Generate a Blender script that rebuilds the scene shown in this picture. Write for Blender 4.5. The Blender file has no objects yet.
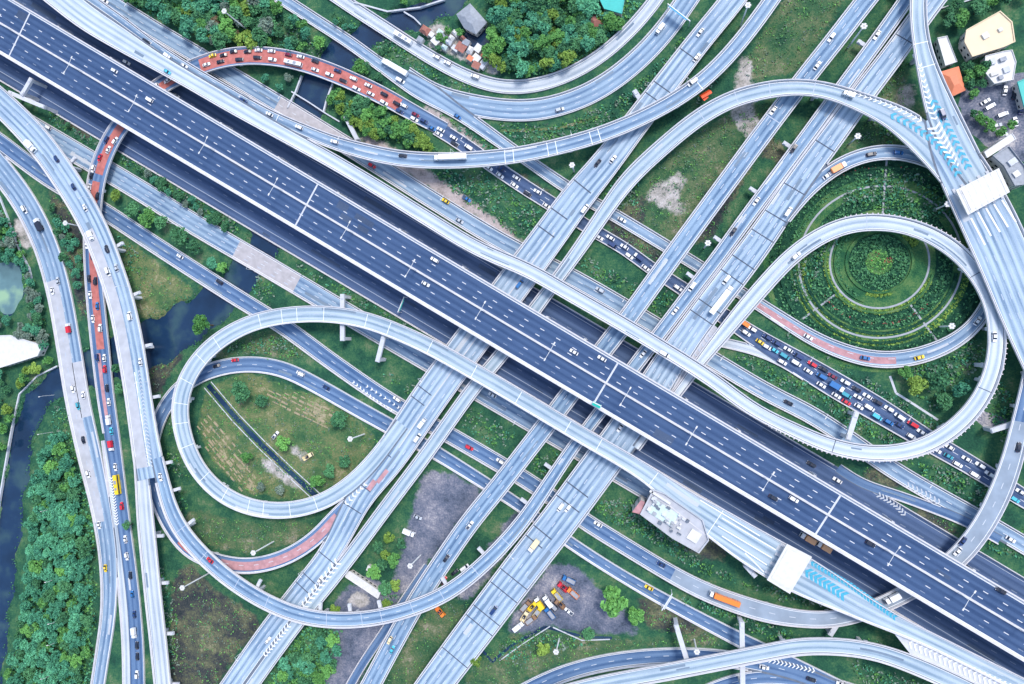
import bpy, bmesh, math, random
import numpy as np
from mathutils import Vector, Matrix
random.seed(7); rng = np.random.default_rng(7)
SC = bpy.context.scene
# ------------------------------------------------------------------ camera, sky, sun, exposure
W, HPX, F, CAMH = 1024, 684, 683.0, 400.0
TILT = math.atan(118 / F)
cam = bpy.data.cameras.new('camera'); co = bpy.data.objects.new('camera', cam)
SC.collection.objects.link(co); SC.camera = co
cam.sensor_width = 36; cam.lens = 36 * F / W; cam.clip_start = 1; cam.clip_end = 5000
co.location = (0, 0, CAMH); co.rotation_euler = (0, TILT, 0)
SUN_EL, SUN_AZ = math.radians(60), math.radians(40)
world = bpy.data.worlds.new('World'); SC.world = world; world.use_nodes = True
wn = world.node_tree; bg = wn.nodes['Background']
sky = wn.nodes.new('ShaderNodeTexSky'); sky.sky_type = 'NISHITA'; sky.sun_disc = False
sky.sun_elevation = SUN_EL; sky.sun_rotation = SUN_AZ; sky.air_density = 1.2; sky.dust_density = 2.0
wn.links.new(sky.outputs[0], bg.inputs[0]); bg.inputs[1].default_value = 0.15
sl = bpy.data.lights.new('sun', 'SUN'); so = bpy.data.objects.new('sun', sl); SC.collection.objects.link(so)
sl.energy = 1.5; sl.angle = math.radians(14); sl.color = (1.0, 0.96, 0.9)
sd = Vector((math.sin(SUN_AZ) * math.cos(SUN_EL), math.cos(SUN_AZ) * math.cos(SUN_EL), math.sin(SUN_EL)))
so.rotation_euler = sd.to_track_quat('Z', 'Y').to_euler()
SC.view_settings.view_transform = 'Standard'; SC.view_settings.look = 'None'
SC.view_settings.exposure = 0.75; SC.view_settings.gamma = 1.0

CT, ST = math.cos(TILT), math.sin(TILT)
def G(px, py, z=0.0):
    """pixel of the survey photograph -> ground plan point at the true height z"""
    x, y = (px - 512) / F, -(py - 342) / F
    X = x * CT - ST; Z = -x * ST - CT
    k = (CAMH - z) / -Z
    return np.array((X * k, y * k, z))
def PROJ(p):
    x, y, z = p[0], p[1], p[2] - CAMH
    xc = x * CT - z * ST; zc = x * ST + z * CT
    return 512 + F * xc / -zc, 342 - F * y / -zc

# ------------------------------------------------------------------ materials
def newmat(name):
    m = bpy.data.materials.new(name); m.use_nodes = True
    nt = m.node_tree; return m, nt, nt.nodes['Principled BSDF']
def L(nt, a, b): nt.links.new(a, b)
def plain(name, col, rough=0.6, metal=0.0, var=0.12, scale=0.6, spec=0.3):
    m, nt, b = newmat(name)
    tc = nt.nodes.new('ShaderNodeTexCoord'); n = nt.nodes.new('ShaderNodeTexNoise')
    n.inputs['Scale'].default_value = scale; n.inputs['Detail'].default_value = 5
    L(nt, tc.outputs['Object'], n.inputs['Vector'])
    mx = nt.nodes.new('ShaderNodeMix'); mx.data_type = 'RGBA'
    mx.inputs[6].default_value = (*[c * (1 - var * 1.5) for c in col], 1)
    mx.inputs[7].default_value = (*[min(1, c * (1 + var)) for c in col], 1)
    L(nt, n.outputs['Fac'], mx.inputs[0]); L(nt, mx.outputs[2], b.inputs['Base Color'])
    b.inputs['Roughness'].default_value = rough; b.inputs['Metallic'].default_value = metal
    b.inputs['Specular IOR Level'].default_value = spec
    return m
def ramp(nt, stops):
    r = nt.nodes.new('ShaderNodeValToRGB'); e = r.color_ramp.elements
    while len(e) < len(stops): e.new(0.5)
    for el, (p, c) in zip(e, stops): el.position = p; el.color = (*c, 1)
    return r
def roadmat(name, dark, light, lane=3.6, streak=0.5, rough=0.75, stain=0.25):
    """asphalt or concrete running surface; UV = metres across / along the road"""
    m, nt, b = newmat(name)
    uv = nt.nodes.new('ShaderNodeUVMap'); sp = nt.nodes.new('ShaderNodeSeparateXYZ')
    L(nt, uv.outputs[0], sp.inputs[0])
    def math_(op, a, v=None):
        n = nt.nodes.new('ShaderNodeMath'); n.operation = op
        if hasattr(a, 'links'): L(nt, a, n.inputs[0])
        else: n.inputs[0].default_value = a
        if v is not None:
            if hasattr(v, 'links'): L(nt, v, n.inputs[1])
            else: n.inputs[1].default_value = v
        return n.outputs[0]
    cb = nt.nodes.new('ShaderNodeCombineXYZ')
    L(nt, math_('MULTIPLY', sp.outputs[0], 0.9), cb.inputs[0]); L(nt, math_('MULTIPLY', sp.outputs[1], 0.022), cb.inputs[1])
    n1 = nt.nodes.new('ShaderNodeTexNoise'); n1.inputs['Scale'].default_value = 1.0; n1.inputs['Detail'].default_value = 4
    L(nt, cb.outputs[0], n1.inputs['Vector'])                      # long wear streaks
    wear = math_('MULTIPLY', math_('SINE', math_('MULTIPLY', sp.outputs[0], 2 * math.pi / lane * 1.0)), 0.13)
    tc = nt.nodes.new('ShaderNodeTexCoord')
    n2 = nt.nodes.new('ShaderNodeTexNoise'); n2.inputs['Scale'].default_value = 0.045; n2.inputs['Detail'].default_value = 6
    L(nt, tc.outputs['Object'], n2.inputs['Vector'])
    n3 = nt.nodes.new('ShaderNodeTexNoise'); n3.inputs['Scale'].default_value = 1.7; n3.inputs['Detail'].default_value = 3
    L(nt, tc.outputs['Object'], n3.inputs['Vector'])
    s = math_('ADD', math_('MULTIPLY', n1.outputs['Fac'], streak), wear)
    s = math_('ADD', s, math_('MULTIPLY', n2.outputs['Fac'], stain * 1.6)); s = math_('ADD', s, math_('MULTIPLY', n3.outputs['Fac'], 0.22))
    s = math_('SUBTRACT', s, (streak + stain * 1.6 + 0.22) * 0.5 - 0.5)
    r = ramp(nt, [(0.30, dark), (0.5, tuple(a * .45 + c * .55 for a, c in zip(dark, light))), (0.72, light)])
    L(nt, s, r.inputs[0]); L(nt, r.outputs[0], b.inputs['Base Color'])
    b.inputs['Roughness'].default_value = rough; b.inputs['Specular IOR Level'].default_value = 0.25
    return m
def groundmat(name, stops, scale=0.05, fine=1.2, bump=0.6):
    m, nt, b = newmat(name)
    tc = nt.nodes.new('ShaderNodeTexCoord')
    n = nt.nodes.new('ShaderNodeTexNoise'); n.inputs['Scale'].default_value = scale; n.inputs['Detail'].default_value = 9; n.inputs['Roughness'].default_value = 0.68
    n2 = nt.nodes.new('ShaderNodeTexNoise'); n2.inputs['Scale'].default_value = fine; n2.inputs['Detail'].default_value = 4
    L(nt, tc.outputs['Object'], n.inputs['Vector']); L(nt, tc.outputs['Object'], n2.inputs['Vector'])
    mm = nt.nodes.new('ShaderNodeMath'); mm.operation = 'MULTIPLY_ADD'; mm.inputs[1].default_value = 0.35; L(nt, n2.outputs['Fac'], mm.inputs[0])
    ad = nt.nodes.new('ShaderNodeMath'); ad.operation = 'MULTIPLY_ADD'; ad.inputs[1].default_value = 0.9; ad.inputs[2].default_value = -0.12
    L(nt, n.outputs['Fac'], ad.inputs[0]); L(nt, ad.outputs[0], mm.inputs[2])
    r = ramp(nt, stops); L(nt, mm.outputs[0], r.inputs[0]); L(nt, r.outputs[0], b.inputs['Base Color'])
    bp = nt.nodes.new('ShaderNodeBump'); bp.inputs['Strength'].default_value = bump; bp.inputs['Distance'].default_value = 0.5
    L(nt, n2.outputs['Fac'], bp.inputs['Height']); L(nt, bp.outputs[0], b.inputs['Normal'])
    b.inputs['Roughness'].default_value = 0.95; b.inputs['Specular IOR Level'].default_value = 0.1
    return m
def leafmat(name, c0, c1):
    m, nt, b = newmat(name)
    oi = nt.nodes.new('ShaderNodeObjectInfo'); gi = nt.nodes.new('ShaderNodeNewGeometry')
    ad = nt.nodes.new('ShaderNodeMath'); ad.operation = 'MULTIPLY_ADD'; ad.inputs[1].default_value = 0.55
    mu = nt.nodes.new('ShaderNodeMath'); mu.operation = 'MULTIPLY'; mu.inputs[1].default_value = 0.45
    L(nt, oi.outputs['Random'], mu.inputs[0]); L(nt, gi.outputs['Random Per Island'], ad.inputs[0]); L(nt, mu.outputs[0], ad.inputs[2])
    r = ramp(nt, [(0.1, c0), (0.9, c1)]); L(nt, ad.outputs[0], r.inputs[0]); L(nt, r.outputs[0], b.inputs['Base Color'])
    b.inputs['Roughness'].default_value = 0.7; b.inputs['Specular IOR Level'].default_value = 0.2
    return m
MT = {
 'new_asphalt': roadmat('new asphalt', (0.026, 0.058, 0.138), (0.058, 0.106, 0.215), 3.7, 0.5),
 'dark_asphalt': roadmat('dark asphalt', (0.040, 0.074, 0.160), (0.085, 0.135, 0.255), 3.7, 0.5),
 'mid_asphalt': roadmat('worn asphalt', (0.105, 0.18, 0.30), (0.31, 0.42, 0.54), 3.6, 0.6),
 'blue_asphalt': roadmat('blue grey asphalt', (0.048, 0.105, 0.225), (0.145, 0.235, 0.39), 3.6, 0.6),
 'pale_deck': roadmat('pale deck', (0.135, 0.215, 0.325), (0.42, 0.525, 0.64), 3.6, 0.7),
  'grey_deck': roadmat('grey deck', (0.19, 0.275, 0.365), (0.46, 0.55, 0.625), 3.6, 0.6),
 'lane_deck': roadmat('viaduct asphalt', (0.080, 0.15, 0.265), (0.29, 0.41, 0.545), 3.6, 0.65),
 'white_deck': roadmat('white deck', (0.29, 0.37, 0.455), (0.58, 0.64, 0.70), 3.6, 0.5),
 'pale_road': roadmat('pale road', (0.29, 0.35, 0.42), (0.58, 0.62, 0.67), 3.6, 0.6),
 'concrete': plain('concrete', (0.60, 0.59, 0.62), 0.85, 0, 0.18, 0.25, 0.2),
  'gutter': plain('gutter grime and painted shade', (0.15, 0.18, 0.23), 0.9, 0, 0.3, 0.4, 0.2),  # grime tone that also paints in the shadow line inside the parapets
 'pale_lane': plain('pale concrete lane', (0.46, 0.475, 0.52), 0.85, 0, 0.22, 0.2, 0.2),
 'ghost_paint': plain('nearly worn off road paint', (0.20, 0.25, 0.35), 0.7, 0, 0.3, 2),
 'kerb': plain('pale kerb', (0.56, 0.58, 0.63), 0.85, 0, 0.2, 0.3, 0.2),
 'grey_concrete': plain('grey concrete', (0.36, 0.38, 0.42), 0.9, 0, 0.2, 0.3, 0.2),
 'pinkish': plain('pinkish concrete', (0.66, 0.60, 0.62), 0.85, 0, 0.15, 0.2, 0.2),
 'white_paint': plain('white road paint', (0.80, 0.82, 0.84), 0.6, 0, 0.08, 3),
 'm_paint': plain('highway paint', (0.66, 0.68, 0.72), 0.7, 0, 0.25, 1.5),
 'repair_dark': roadmat('dark repair', (0.09, 0.14, 0.21), (0.25, 0.32, 0.40)), 'repair_pale': roadmat('pale repair', (0.36, 0.40, 0.45), (0.56, 0.59, 0.63)), 'repair_road': roadmat('road repair', (0.022, 0.042, 0.09), (0.085, 0.125, 0.21)),
 'deck_grey': plain('grey ramp asphalt', (0.29, 0.355, 0.44), 0.8, 0, 0.3, 0.12),
 'half_paint': plain('scuffed road paint', (0.62, 0.66, 0.72), 0.7, 0, 0.3, 1.5),
 'faint_white': plain('half worn road paint', (0.56, 0.60, 0.66), 0.7, 0, 0.35, 1.2),
 'faint_paint': plain('worn road paint', (0.44, 0.50, 0.60), 0.7, 0, 0.12, 3),
 'cyan_paint': plain('cyan road paint', (0.06, 0.38, 0.55), 0.6, 0, 0.3, 1.2),
 'red_surface': plain('red road surfacing', (0.50, 0.165, 0.145), 0.8, 0, 0.38, 0.35),
 'faded_red': plain('faded red surfacing', (0.50, 0.27, 0.29), 0.8, 0, 0.34, 0.35),
 'joint': plain('expansion joint rubber', (0.07, 0.09, 0.13), 0.8),
 'tan_deck': plain('bare concrete bridge deck', (0.44, 0.42, 0.44), 0.9, 0, 0.25, 0.3),
 'steel': plain('galvanised steel', (0.70, 0.72, 0.74), 0.5, 0.0),
 'trunk': plain('bark', (0.10, 0.075, 0.05), 0.9),
 'roof_white': plain('white roof', (0.66, 0.655, 0.65), 0.6, 0, 0.16, 0.35),
 'roof_cream': plain('cream roof', (0.74, 0.60, 0.42), 0.6, 0, 0.08, 0.3),
 'roof_orange': plain('orange roof', (0.74, 0.24, 0.13), 0.6, 0, 0.12, 0.3),
 'roof_teal': plain('teal roof', (0.05, 0.46, 0.42), 0.5, 0, 0.1, 0.4),
 'roof_grey': plain('grey tin roof', (0.30, 0.33, 0.38), 0.6, 0.1, 0.25, 0.7),
 'roof_brown': plain('rusty tin roof', (0.36, 0.15, 0.12), 0.7, 0, 0.3, 0.8),
 'roof_mint': plain('mint roof membrane', (0.55, 0.68, 0.66), 0.7, 0, 0.2, 0.5),
 'wall': plain('wall render', (0.62, 0.60, 0.57), 0.85),
 'glass': plain('dark glass', (0.015, 0.025, 0.045), 0.12, 0, 0.1, 1, 0.6),
 'tyre': plain('tyre rubber', (0.015, 0.015, 0.016), 0.85),
 'sign_green': plain('green sign', (0.01, 0.42, 0.36), 0.5), 'sign_blue': plain('blue sign', (0.05, 0.36, 0.62), 0.5),
 'sign_red': plain('orange red panel', (0.80, 0.10, 0.03), 0.5),
 'flower': plain('red flowers', (0.34, 0.10, 0.09), 0.9, 0, 0.4, 1.2),
}
CAR = {'white': (0.82, 0.83, 0.85), 'dark': (0.025, 0.03, 0.05), 'dark blue': (0.02, 0.05, 0.16), 'blue': (0.03, 0.16, 0.42), 'red': (0.62, 0.03, 0.05),
       'maroon': (0.22, 0.02, 0.05), 'yellow': (0.85, 0.60, 0.03), 'cyan': (0.08, 0.50, 0.66), 'teal': (0.05, 0.33, 0.42), 'orange': (0.85, 0.24, 0.04),
       'silver': (0.48, 0.52, 0.58), 'cream': (0.80, 0.68, 0.42), 'brown': (0.28, 0.16, 0.09), 'pale': (0.85, 0.45, 0.22)}
for k, c in CAR.items():
    MT['car ' + k] = plain(k + ' car paint', c, 0.28, 0.0, 0.03, 2, 0.5)
RECIPE = {  # noise scale, colour stops
 'verge': (0.06, [(0.34, (0.014, 0.050, 0.038)), (0.46, (0.024, 0.095, 0.056)), (0.55, (0.056, 0.145, 0.068)), (0.67, (0.17, 0.20, 0.12))]),
 'field': (0.05, [(0.34, (0.018, 0.060, 0.040)), (0.45, (0.045, 0.115, 0.055)), (0.55, (0.115, 0.155, 0.080)), (0.65, (0.30, 0.27, 0.21))]),
 'tan': (0.06, [(0.34, (0.028, 0.090, 0.045)), (0.45, (0.072, 0.145, 0.062)), (0.56, (0.17, 0.19, 0.09)), (0.66, (0.40, 0.35, 0.24))]),
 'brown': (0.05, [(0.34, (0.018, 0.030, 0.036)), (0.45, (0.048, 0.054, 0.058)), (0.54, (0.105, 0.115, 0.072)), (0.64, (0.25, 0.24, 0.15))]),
 'lot': (0.045, [(0.36, (0.055, 0.072, 0.105)), (0.46, (0.115, 0.135, 0.190)), (0.55, (0.205, 0.21, 0.26)), (0.65, (0.42, 0.40, 0.41))]),
 'sand': (0.11, [(0.34, (0.12, 0.14, 0.12)), (0.46, (0.34, 0.32, 0.30)), (0.58, (0.50, 0.47, 0.46)), (0.7, (0.64, 0.61, 0.60))]),
 'pink': (0.11, [(0.34, (0.18, 0.16, 0.15)), (0.46, (0.36, 0.31, 0.30)), (0.58, (0.46, 0.40, 0.39)), (0.7, (0.58, 0.53, 0.52))])}
ZONES = ['field', 'tan', 'brown', 'lot', 'sand', 'pink']
GR = groundmat('verge grass', RECIPE['verge'][1], RECIPE['verge'][0], 1.0)
TAN = groundmat('dry grass', RECIPE['tan'][1], .07, 1.0)
LOT = groundmat('gravel lot', RECIPE['lot'][1], 0.06, 1.0, 0.3)
def zonemat():
    """one soil: grass, dry grass, scrub, gravel and sand growing into each other along ragged borders"""
    m, nt, b = newmat('ground cover')
    tc = nt.nodes.new('ShaderNodeTexCoord')
    def noise(sc, det=9, rough=.68):
        n = nt.nodes.new('ShaderNodeTexNoise'); n.inputs['Scale'].default_value = sc; n.inputs['Detail'].default_value = det; n.inputs['Roughness'].default_value = rough; L(nt, tc.outputs['Object'], n.inputs['Vector']); return n.outputs['Fac']
    def ma(op, a_, b_, c_=None):
        n = nt.nodes.new('ShaderNodeMath'); n.operation = op
        for i, v in enumerate((a_, b_, c_)):
            if v is None: continue
            if hasattr(v, 'links'): L(nt, v, n.inputs[i])
            else: n.inputs[i].default_value = v
        return n.outputs[0]
    fine = noise(1.0, 4, .6); edge = noise(0.16, 6, .7); spots = noise(0.35, 3, .6)
    base = None
    for z in ['verge'] + ZONES:
        sc, stops = RECIPE[z]; v = ma('ADD', ma('MULTIPLY_ADD', noise(sc), .75, -.12), ma('ADD', ma('MULTIPLY', fine, .30), ma('MULTIPLY', spots, .18)))
        r = ramp(nt, stops); L(nt, v, r.inputs[0]); c = r.outputs[0]
        if base is None: base = c; continue
        at = nt.nodes.new('ShaderNodeAttribute'); at.attribute_name = 'zone_' + z
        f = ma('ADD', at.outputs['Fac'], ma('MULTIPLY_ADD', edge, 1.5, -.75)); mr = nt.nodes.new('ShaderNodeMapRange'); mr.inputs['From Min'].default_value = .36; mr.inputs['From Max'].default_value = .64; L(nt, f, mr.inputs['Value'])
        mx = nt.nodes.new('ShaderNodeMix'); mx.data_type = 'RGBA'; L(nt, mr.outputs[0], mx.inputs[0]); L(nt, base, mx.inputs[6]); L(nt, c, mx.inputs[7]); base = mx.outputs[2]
    L(nt, base, b.inputs['Base Color']); b.inputs['Roughness'].default_value = .95; b.inputs['Specular IOR Level'].default_value = .1
    bp = nt.nodes.new('ShaderNodeBump'); bp.inputs['Strength'].default_value = .6; bp.inputs['Distance'].default_value = .5; L(nt, fine, bp.inputs['Height']); L(nt, bp.outputs[0], b.inputs['Normal'])
    return m
GROUND = zonemat()
HEDGE = groundmat('garden bed', [(0.34, (0.008, 0.036, 0.026)), (0.5, (0.015, 0.064, 0.040)), (0.66, (0.035, 0.11, 0.055))], 0.3, 1.5, 1.0)
LAWN = groundmat('garden lawn', [(0.36, (0.016, 0.075, 0.040)), (0.47, (0.036, 0.125, 0.052)), (0.57, (0.085, 0.18, 0.065)), (.67, (.14, .21, .09))], 0.09, 1.3)
LEAF = [leafmat('leaf deep green', (0.020, 0.091, 0.052), (0.109, 0.317, 0.132)), leafmat('leaf mid green', (0.041, 0.152, 0.048), (0.192, 0.464, 0.115)),
        leafmat('leaf yellow green', (0.090, 0.183, 0.032), (0.282, 0.439, 0.092)), leafmat('leaf teal', (0.028, 0.146, 0.098), (0.128, 0.439, 0.241)),
        leafmat('leaf grey green', (0.090, 0.146, 0.121), (0.256, 0.342, 0.270)), leafmat('leaf brown', (0.115, 0.085, 0.052), (0.256, 0.195, 0.115))]
def water(name, c):
    m, nt, b = newmat(name)
    tc = nt.nodes.new('ShaderNodeTexCoord'); n = nt.nodes.new('ShaderNodeTexNoise'); n.inputs['Scale'].default_value = 0.9; n.inputs['Detail'].default_value = 4
    L(nt, tc.outputs['Object'], n.inputs['Vector']); bp = nt.nodes.new('ShaderNodeBump'); bp.inputs['Strength'].default_value = 0.08
    L(nt, n.outputs['Fac'], bp.inputs['Height']); L(nt, bp.outputs[0], b.inputs['Normal'])
    n2 = nt.nodes.new('ShaderNodeTexNoise'); n2.inputs['Scale'].default_value = 0.05; n2.inputs['Detail'].default_value = 6; L(nt, tc.outputs['Object'], n2.inputs['Vector'])
    r = ramp(nt, [(.36, tuple(v * .7 for v in c)), (.52, c), (.66, (c[0] * 2.2 + .01, c[1] * 1.9 + .012, c[2] * 1.15))]); L(nt, n2.outputs['Fac'], r.inputs[0]); L(nt, r.outputs[0], b.inputs['Base Color']); b.inputs['Roughness'].default_value = 0.12
    return m
WATER = water('canal water', (0.012, 0.036, 0.085)); POND = water('pond water', (0.12, 0.22, 0.24))

# ------------------------------------------------------------------ object helpers
COL = SC.collection
class MB:
    def __init__(s): s.v = []; s.f = []; s.m = []; s.uv = None
    def quad(s, a, b, c, d, mi=0):
        i = len(s.v); s.v += [a, b, c, d]; s.f.append((i, i + 1, i + 2, i + 3)); s.m.append(mi)
    def box(s, c, size, yaw=0, mi=0, taper=1.0, tilt=None):
        cx, cy, cz = c; lx, ly, lz = [v / 2 for v in size]; cs, sn = math.cos(yaw), math.sin(yaw); i = len(s.v)
        for z, t in ((-lz, 1), (lz, taper)):
            for x, y in ((-lx, -ly), (lx, -ly), (lx, ly), (-lx, ly)):
                x *= t; y *= t; s.v.append((cx + x * cs - y * sn, cy + x * sn + y * cs, cz + z))
        for f in ((3, 2, 1, 0), (4, 5, 6, 7), (0, 1, 5, 4), (1, 2, 6, 5), (2, 3, 7, 6), (3, 0, 4, 7)):
            s.f.append(tuple(i + k for k in f)); s.m.append(mi)
    def tube(s, p, q, r0, r1=None, n=8, mi=0):
        r1 = r0 if r1 is None else r1; p = Vector(p); q = Vector(q); d = (q - p).normalized()
        a = d.orthogonal().normalized(); b = d.cross(a); i = len(s.v)
        for o, r in ((p, r0), (q, r1)):
            for k in range(n):
                t = 2 * math.pi * k / n; s.v.append(tuple(o + a * (r * math.cos(t)) + b * (r * math.sin(t))))
        for k in range(n):
            k2 = (k + 1) % n; s.f.append((i + k, i + k2, i + n + k2, i + n + k)); s.m.append(mi)
        s.f.append(tuple(i + k for k in reversed(range(n)))); s.m.append(mi)
        s.f.append(tuple(i + n + k for k in range(n))); s.m.append(mi)
    def prism(s, poly, z0, z1, mi=0, mtop=None):
        n = len(poly); i = len(s.v)
        ar = sum(poly[k][0] * poly[(k + 1) % n][1] - poly[(k + 1) % n][0] * poly[k][1] for k in range(n))
        if ar < 0: poly = poly[::-1]
        s.v += [(p[0], p[1], z0) for p in poly] + [(p[0], p[1], z1) for p in poly]
        for k in range(n):
            k2 = (k + 1) % n; s.f.append((i + k, i + k2, i + n + k2, i + n + k)); s.m.append(mi)
        s.f.append(tuple(i + n + k for k in range(n))); s.m.append(mi if mtop is None else mtop)
        s.f.append(tuple(i + k for k in reversed(range(n)))); s.m.append(mi)
    def mesh(s, name, mats):
        me = bpy.data.meshes.new(name); me.from_pydata([tuple(map(float, v)) for v in s.v], [], s.f)
        for m in (mats if isinstance(mats, (list, tuple)) else [mats]): me.materials.append(m)
        if len(s.f): me.polygons.foreach_set('material_index', np.array(s.m, dtype=np.int32))
        if s.uv is not None:
            l = me.uv_layers.new(name='UVMap'); vi = np.empty(len(me.loops), dtype=np.int32); me.loops.foreach_get('vertex_index', vi)
            l.data.foreach_set('uv', np.array(s.uv, dtype=np.float32)[vi].ravel())
        me.update(); return me
    def build(s, name, mats, parent=None):
        o = bpy.data.objects.new(name, s.mesh(name, mats)); COL.objects.link(o)
        if parent is not None: o.parent = parent; o.matrix_parent_inverse = Matrix.Translation(-parent.location) if parent.rotation_euler.z == 0 else parent.matrix_basis.inverted()
        return o
def tag(o, label=None, cat=None, group=None, kind=None):
    if label: o['label'] = label
    if cat: o['category'] = cat
    if group: o['group'] = group
    if kind: o['kind'] = kind
    return o
def empty(name, loc=(0, 0, 0), rz=0):
    o = bpy.data.objects.new(name, None); COL.objects.link(o); o.location = tuple(map(float, loc)); o.rotation_euler = (0, 0, rz)
    o.empty_display_size = 0.5; return o
def part(name, mesh, parent, label=None):
    o = bpy.data.objects.new(name, mesh); COL.objects.link(o); o.parent = parent
    if label: o['label'] = label
    return o
def copy_tree(o, parent=None):
    c = o.copy(); COL.objects.link(c)
    if parent is not None: c.parent = parent
    for ch in o.children: copy_tree(ch, c)
    return c

# ------------------------------------------------------------------ roads: traced centre lines at their own heights
ROADS = {}
class Road: pass
def road(key, pts, mat, desc, elev=True, dashes=(), dash=(3.2, 10.5), edge=True, order='x', para=0.75, ph=1.0, shoulder=1.15, thick=1.3, smooth=7.0,
         piers=32, ext=0.0, label=None, cat=None, name=None, patches=(), joints=None, faint=(), kerb=True):
    P = np.array(pts, float); ch = np.r_[0, np.cumsum(np.hypot(*np.diff(P[:, :2], axis=0).T) ** 0.5)]
    A = np.vstack([2 * P[0] - P[1], P, 2 * P[-1] - P[-2]]); T = np.r_[2 * ch[0] - ch[1], ch, 2 * ch[-1] - ch[-2]]
    out = []
    for i in range(1, len(A) - 2):                      # non-uniform Catmull-Rom
        t0, t1, t2, t3 = T[i - 1:i + 3]; p0, p1, p2, p3 = A[i - 1:i + 3]
        for t in np.linspace(t1, t2, 14, endpoint=(i == len(A) - 3)):
            a1 = (t1 - t) / (t1 - t0) * p0 + (t - t0) / (t1 - t0) * p1; a2 = (t2 - t) / (t2 - t1) * p1 + (t - t1) / (t2 - t1) * p2
            a3 = (t3 - t) / (t3 - t2) * p2 + (t - t2) / (t3 - t2) * p3
            b1 = (t2 - t) / (t2 - t0) * a1 + (t - t0) / (t2 - t0) * a2; b2 = (t3 - t) / (t3 - t1) * a2 + (t - t1) / (t3 - t1) * a3
            q = (t2 - t) / (t2 - t1) * b1 + (t - t1) / (t2 - t1) * b2
            f = (t - t1) / (t2 - t1); q[2:] = p1[2:] * (1 - f) + p2[2:] * f; out.append(q)
    Q = np.array(out)
    Wd = []
    for k in range(len(Q)):
        d = Q[min(k + 1, len(Q) - 1), :2] - Q[max(k - 1, 0), :2]; d /= np.hypot(*d) + 1e-9; n = np.array((-d[1], d[0])) * Q[k, 3] / 2
        a = G(*(Q[k, :2] + n), Q[k, 2]); b = G(*(Q[k, :2] - n), Q[k, 2]); c = G(*Q[k, :2], Q[k, 2])
        Wd.append((c[0], c[1], Q[k, 2], np.hypot(*(a - b)[:2]) / 2))
    Wd = np.array(Wd); s = np.r_[0, np.cumsum(np.hypot(*np.diff(Wd[:, :2], axis=0).T))]
    n = max(6, int(s[-1] / 2.5)); S = np.linspace(0, s[-1], n + 1); step = S[1]
    R = np.column_stack([np.interp(S, s, Wd[:, c]) for c in range(4)])
    sg = smooth / step; kr = int(3 * sg) + 1
    ker = np.exp(-0.5 * (np.arange(-kr, kr + 1) / sg) ** 2); ker /= ker.sum()
    for c in range(4):
        v = R[:, c]; idx = np.arange(1, kr + 1)
        pre = (2 * v[0] - v[np.minimum(idx, n)])[::-1]; post = 2 * v[-1] - v[np.maximum(n - idx, 0)]
        R[:, c] = np.convolve(np.r_[pre, v, post], ker, 'valid')
    r = Road(); r.key = key; r.idx = len(ROADS); r.elev = elev; r.X = R[:, :2]; r.Z = R[:, 2] + r.idx * 0.004; r.hw = R[:, 3]
    d = np.gradient(r.X, axis=0); r.T = d / np.hypot(d[:, 0], d[:, 1])[:, None]; r.N = np.column_stack([-r.T[:, 1], r.T[:, 0]])
    r.S = np.r_[0, np.cumsum(np.hypot(*np.diff(r.X, axis=0).T))]; r.n = len(r.S)
    r.P = np.array([PROJ((r.X[k, 0], r.X[k, 1], r.Z[k])) for k in range(r.n)])
    for k_, v_ in dict(mat=mat, desc=desc, dashes=dashes, dash=dash, edge=edge, order=order, para=para, ph=ph, shoulder=shoulder, thick=thick, piers=piers, ext=ext,
                       label=label, cat=cat, name=name, patches=patches, joints=joints, faint=faint, kerb=kerb).items(): setattr(r, k_, v_)
    ROADS[key] = r; return r
def near(r, px, py):
    return int(np.argmin(np.hypot(r.P[:, 0] - px, r.P[:, 1] - py)))
def inside(r, pts, z, margin=0.35, dz=2.0):
    """mask of points lying on some other road of about the same height"""
    m = np.zeros(len(pts), bool)
    for q in ROADS.values():
        if q is r: continue
        d = pts[:, None, :] - q.X[None]; k = np.argmin((d ** 2).sum(2), 1); v = pts - q.X[k]
        m |= (np.abs((v * q.N[k]).sum(1)) < q.hw[k] - margin) & (np.abs((v * q.T[k]).sum(1)) < 2.6) & (np.abs(q.Z[k] - z) < dz)
    return m
def lat(r, k, o, dz=0.0):
    return (r.X[k, 0] + r.N[k, 0] * o, r.X[k, 1] + r.N[k, 1] * o, r.Z[k] + dz)
def at_s(r, s, o, dz=0.0):
    k = np.interp(s, r.S, np.arange(r.n)); i = min(int(k), r.n - 2); f = k - i
    a = lat(r, i, o, dz); b = lat(r, i + 1, o, dz); return tuple(a[c] * (1 - f) + b[c] * f for c in range(3))
def strip(mb, r, s0, s1, o0, o1, dz, mi, fr=False):
    """thin sheet on the running surface; offsets in metres, or in fractions of the half width"""
    ss = np.r_[s0, r.S[(r.S > s0 + .2) & (r.S < s1 - .2)], s1]
    for a, b in zip(ss[:-1], ss[1:]):
        ha = np.interp(a, r.S, r.hw) if fr else 1; hb = np.interp(b, r.S, r.hw) if fr else 1
        mb.quad(at_s(r, a, o0 * ha, dz), at_s(r, b, o0 * hb, dz), at_s(r, b, o1 * hb, dz), at_s(r, a, o1 * ha, dz), mi)
def runs(mask):
    out = []; st = None
    for k, v in enumerate(mask):
        if v and st is None: st = k
        if not v and st is not None:
            if k - st > 1: out.append((st, k - 1))
            st = None
    if st is not None and len(mask) - st > 1: out.append((st, len(mask) - 1))
    return out
PAINT = ['deck_grey', 'repair_dark', 'repair_pale', 'repair_road', 'white_paint', 'faint_paint', 'pale_lane', 'ghost_paint', 'half_paint', 'm_paint', 'red_surface', 'faded_red', 'tan_deck', 'joint', 'cyan_paint', 'kerb', 'dark_asphalt', 'concrete']
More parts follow.
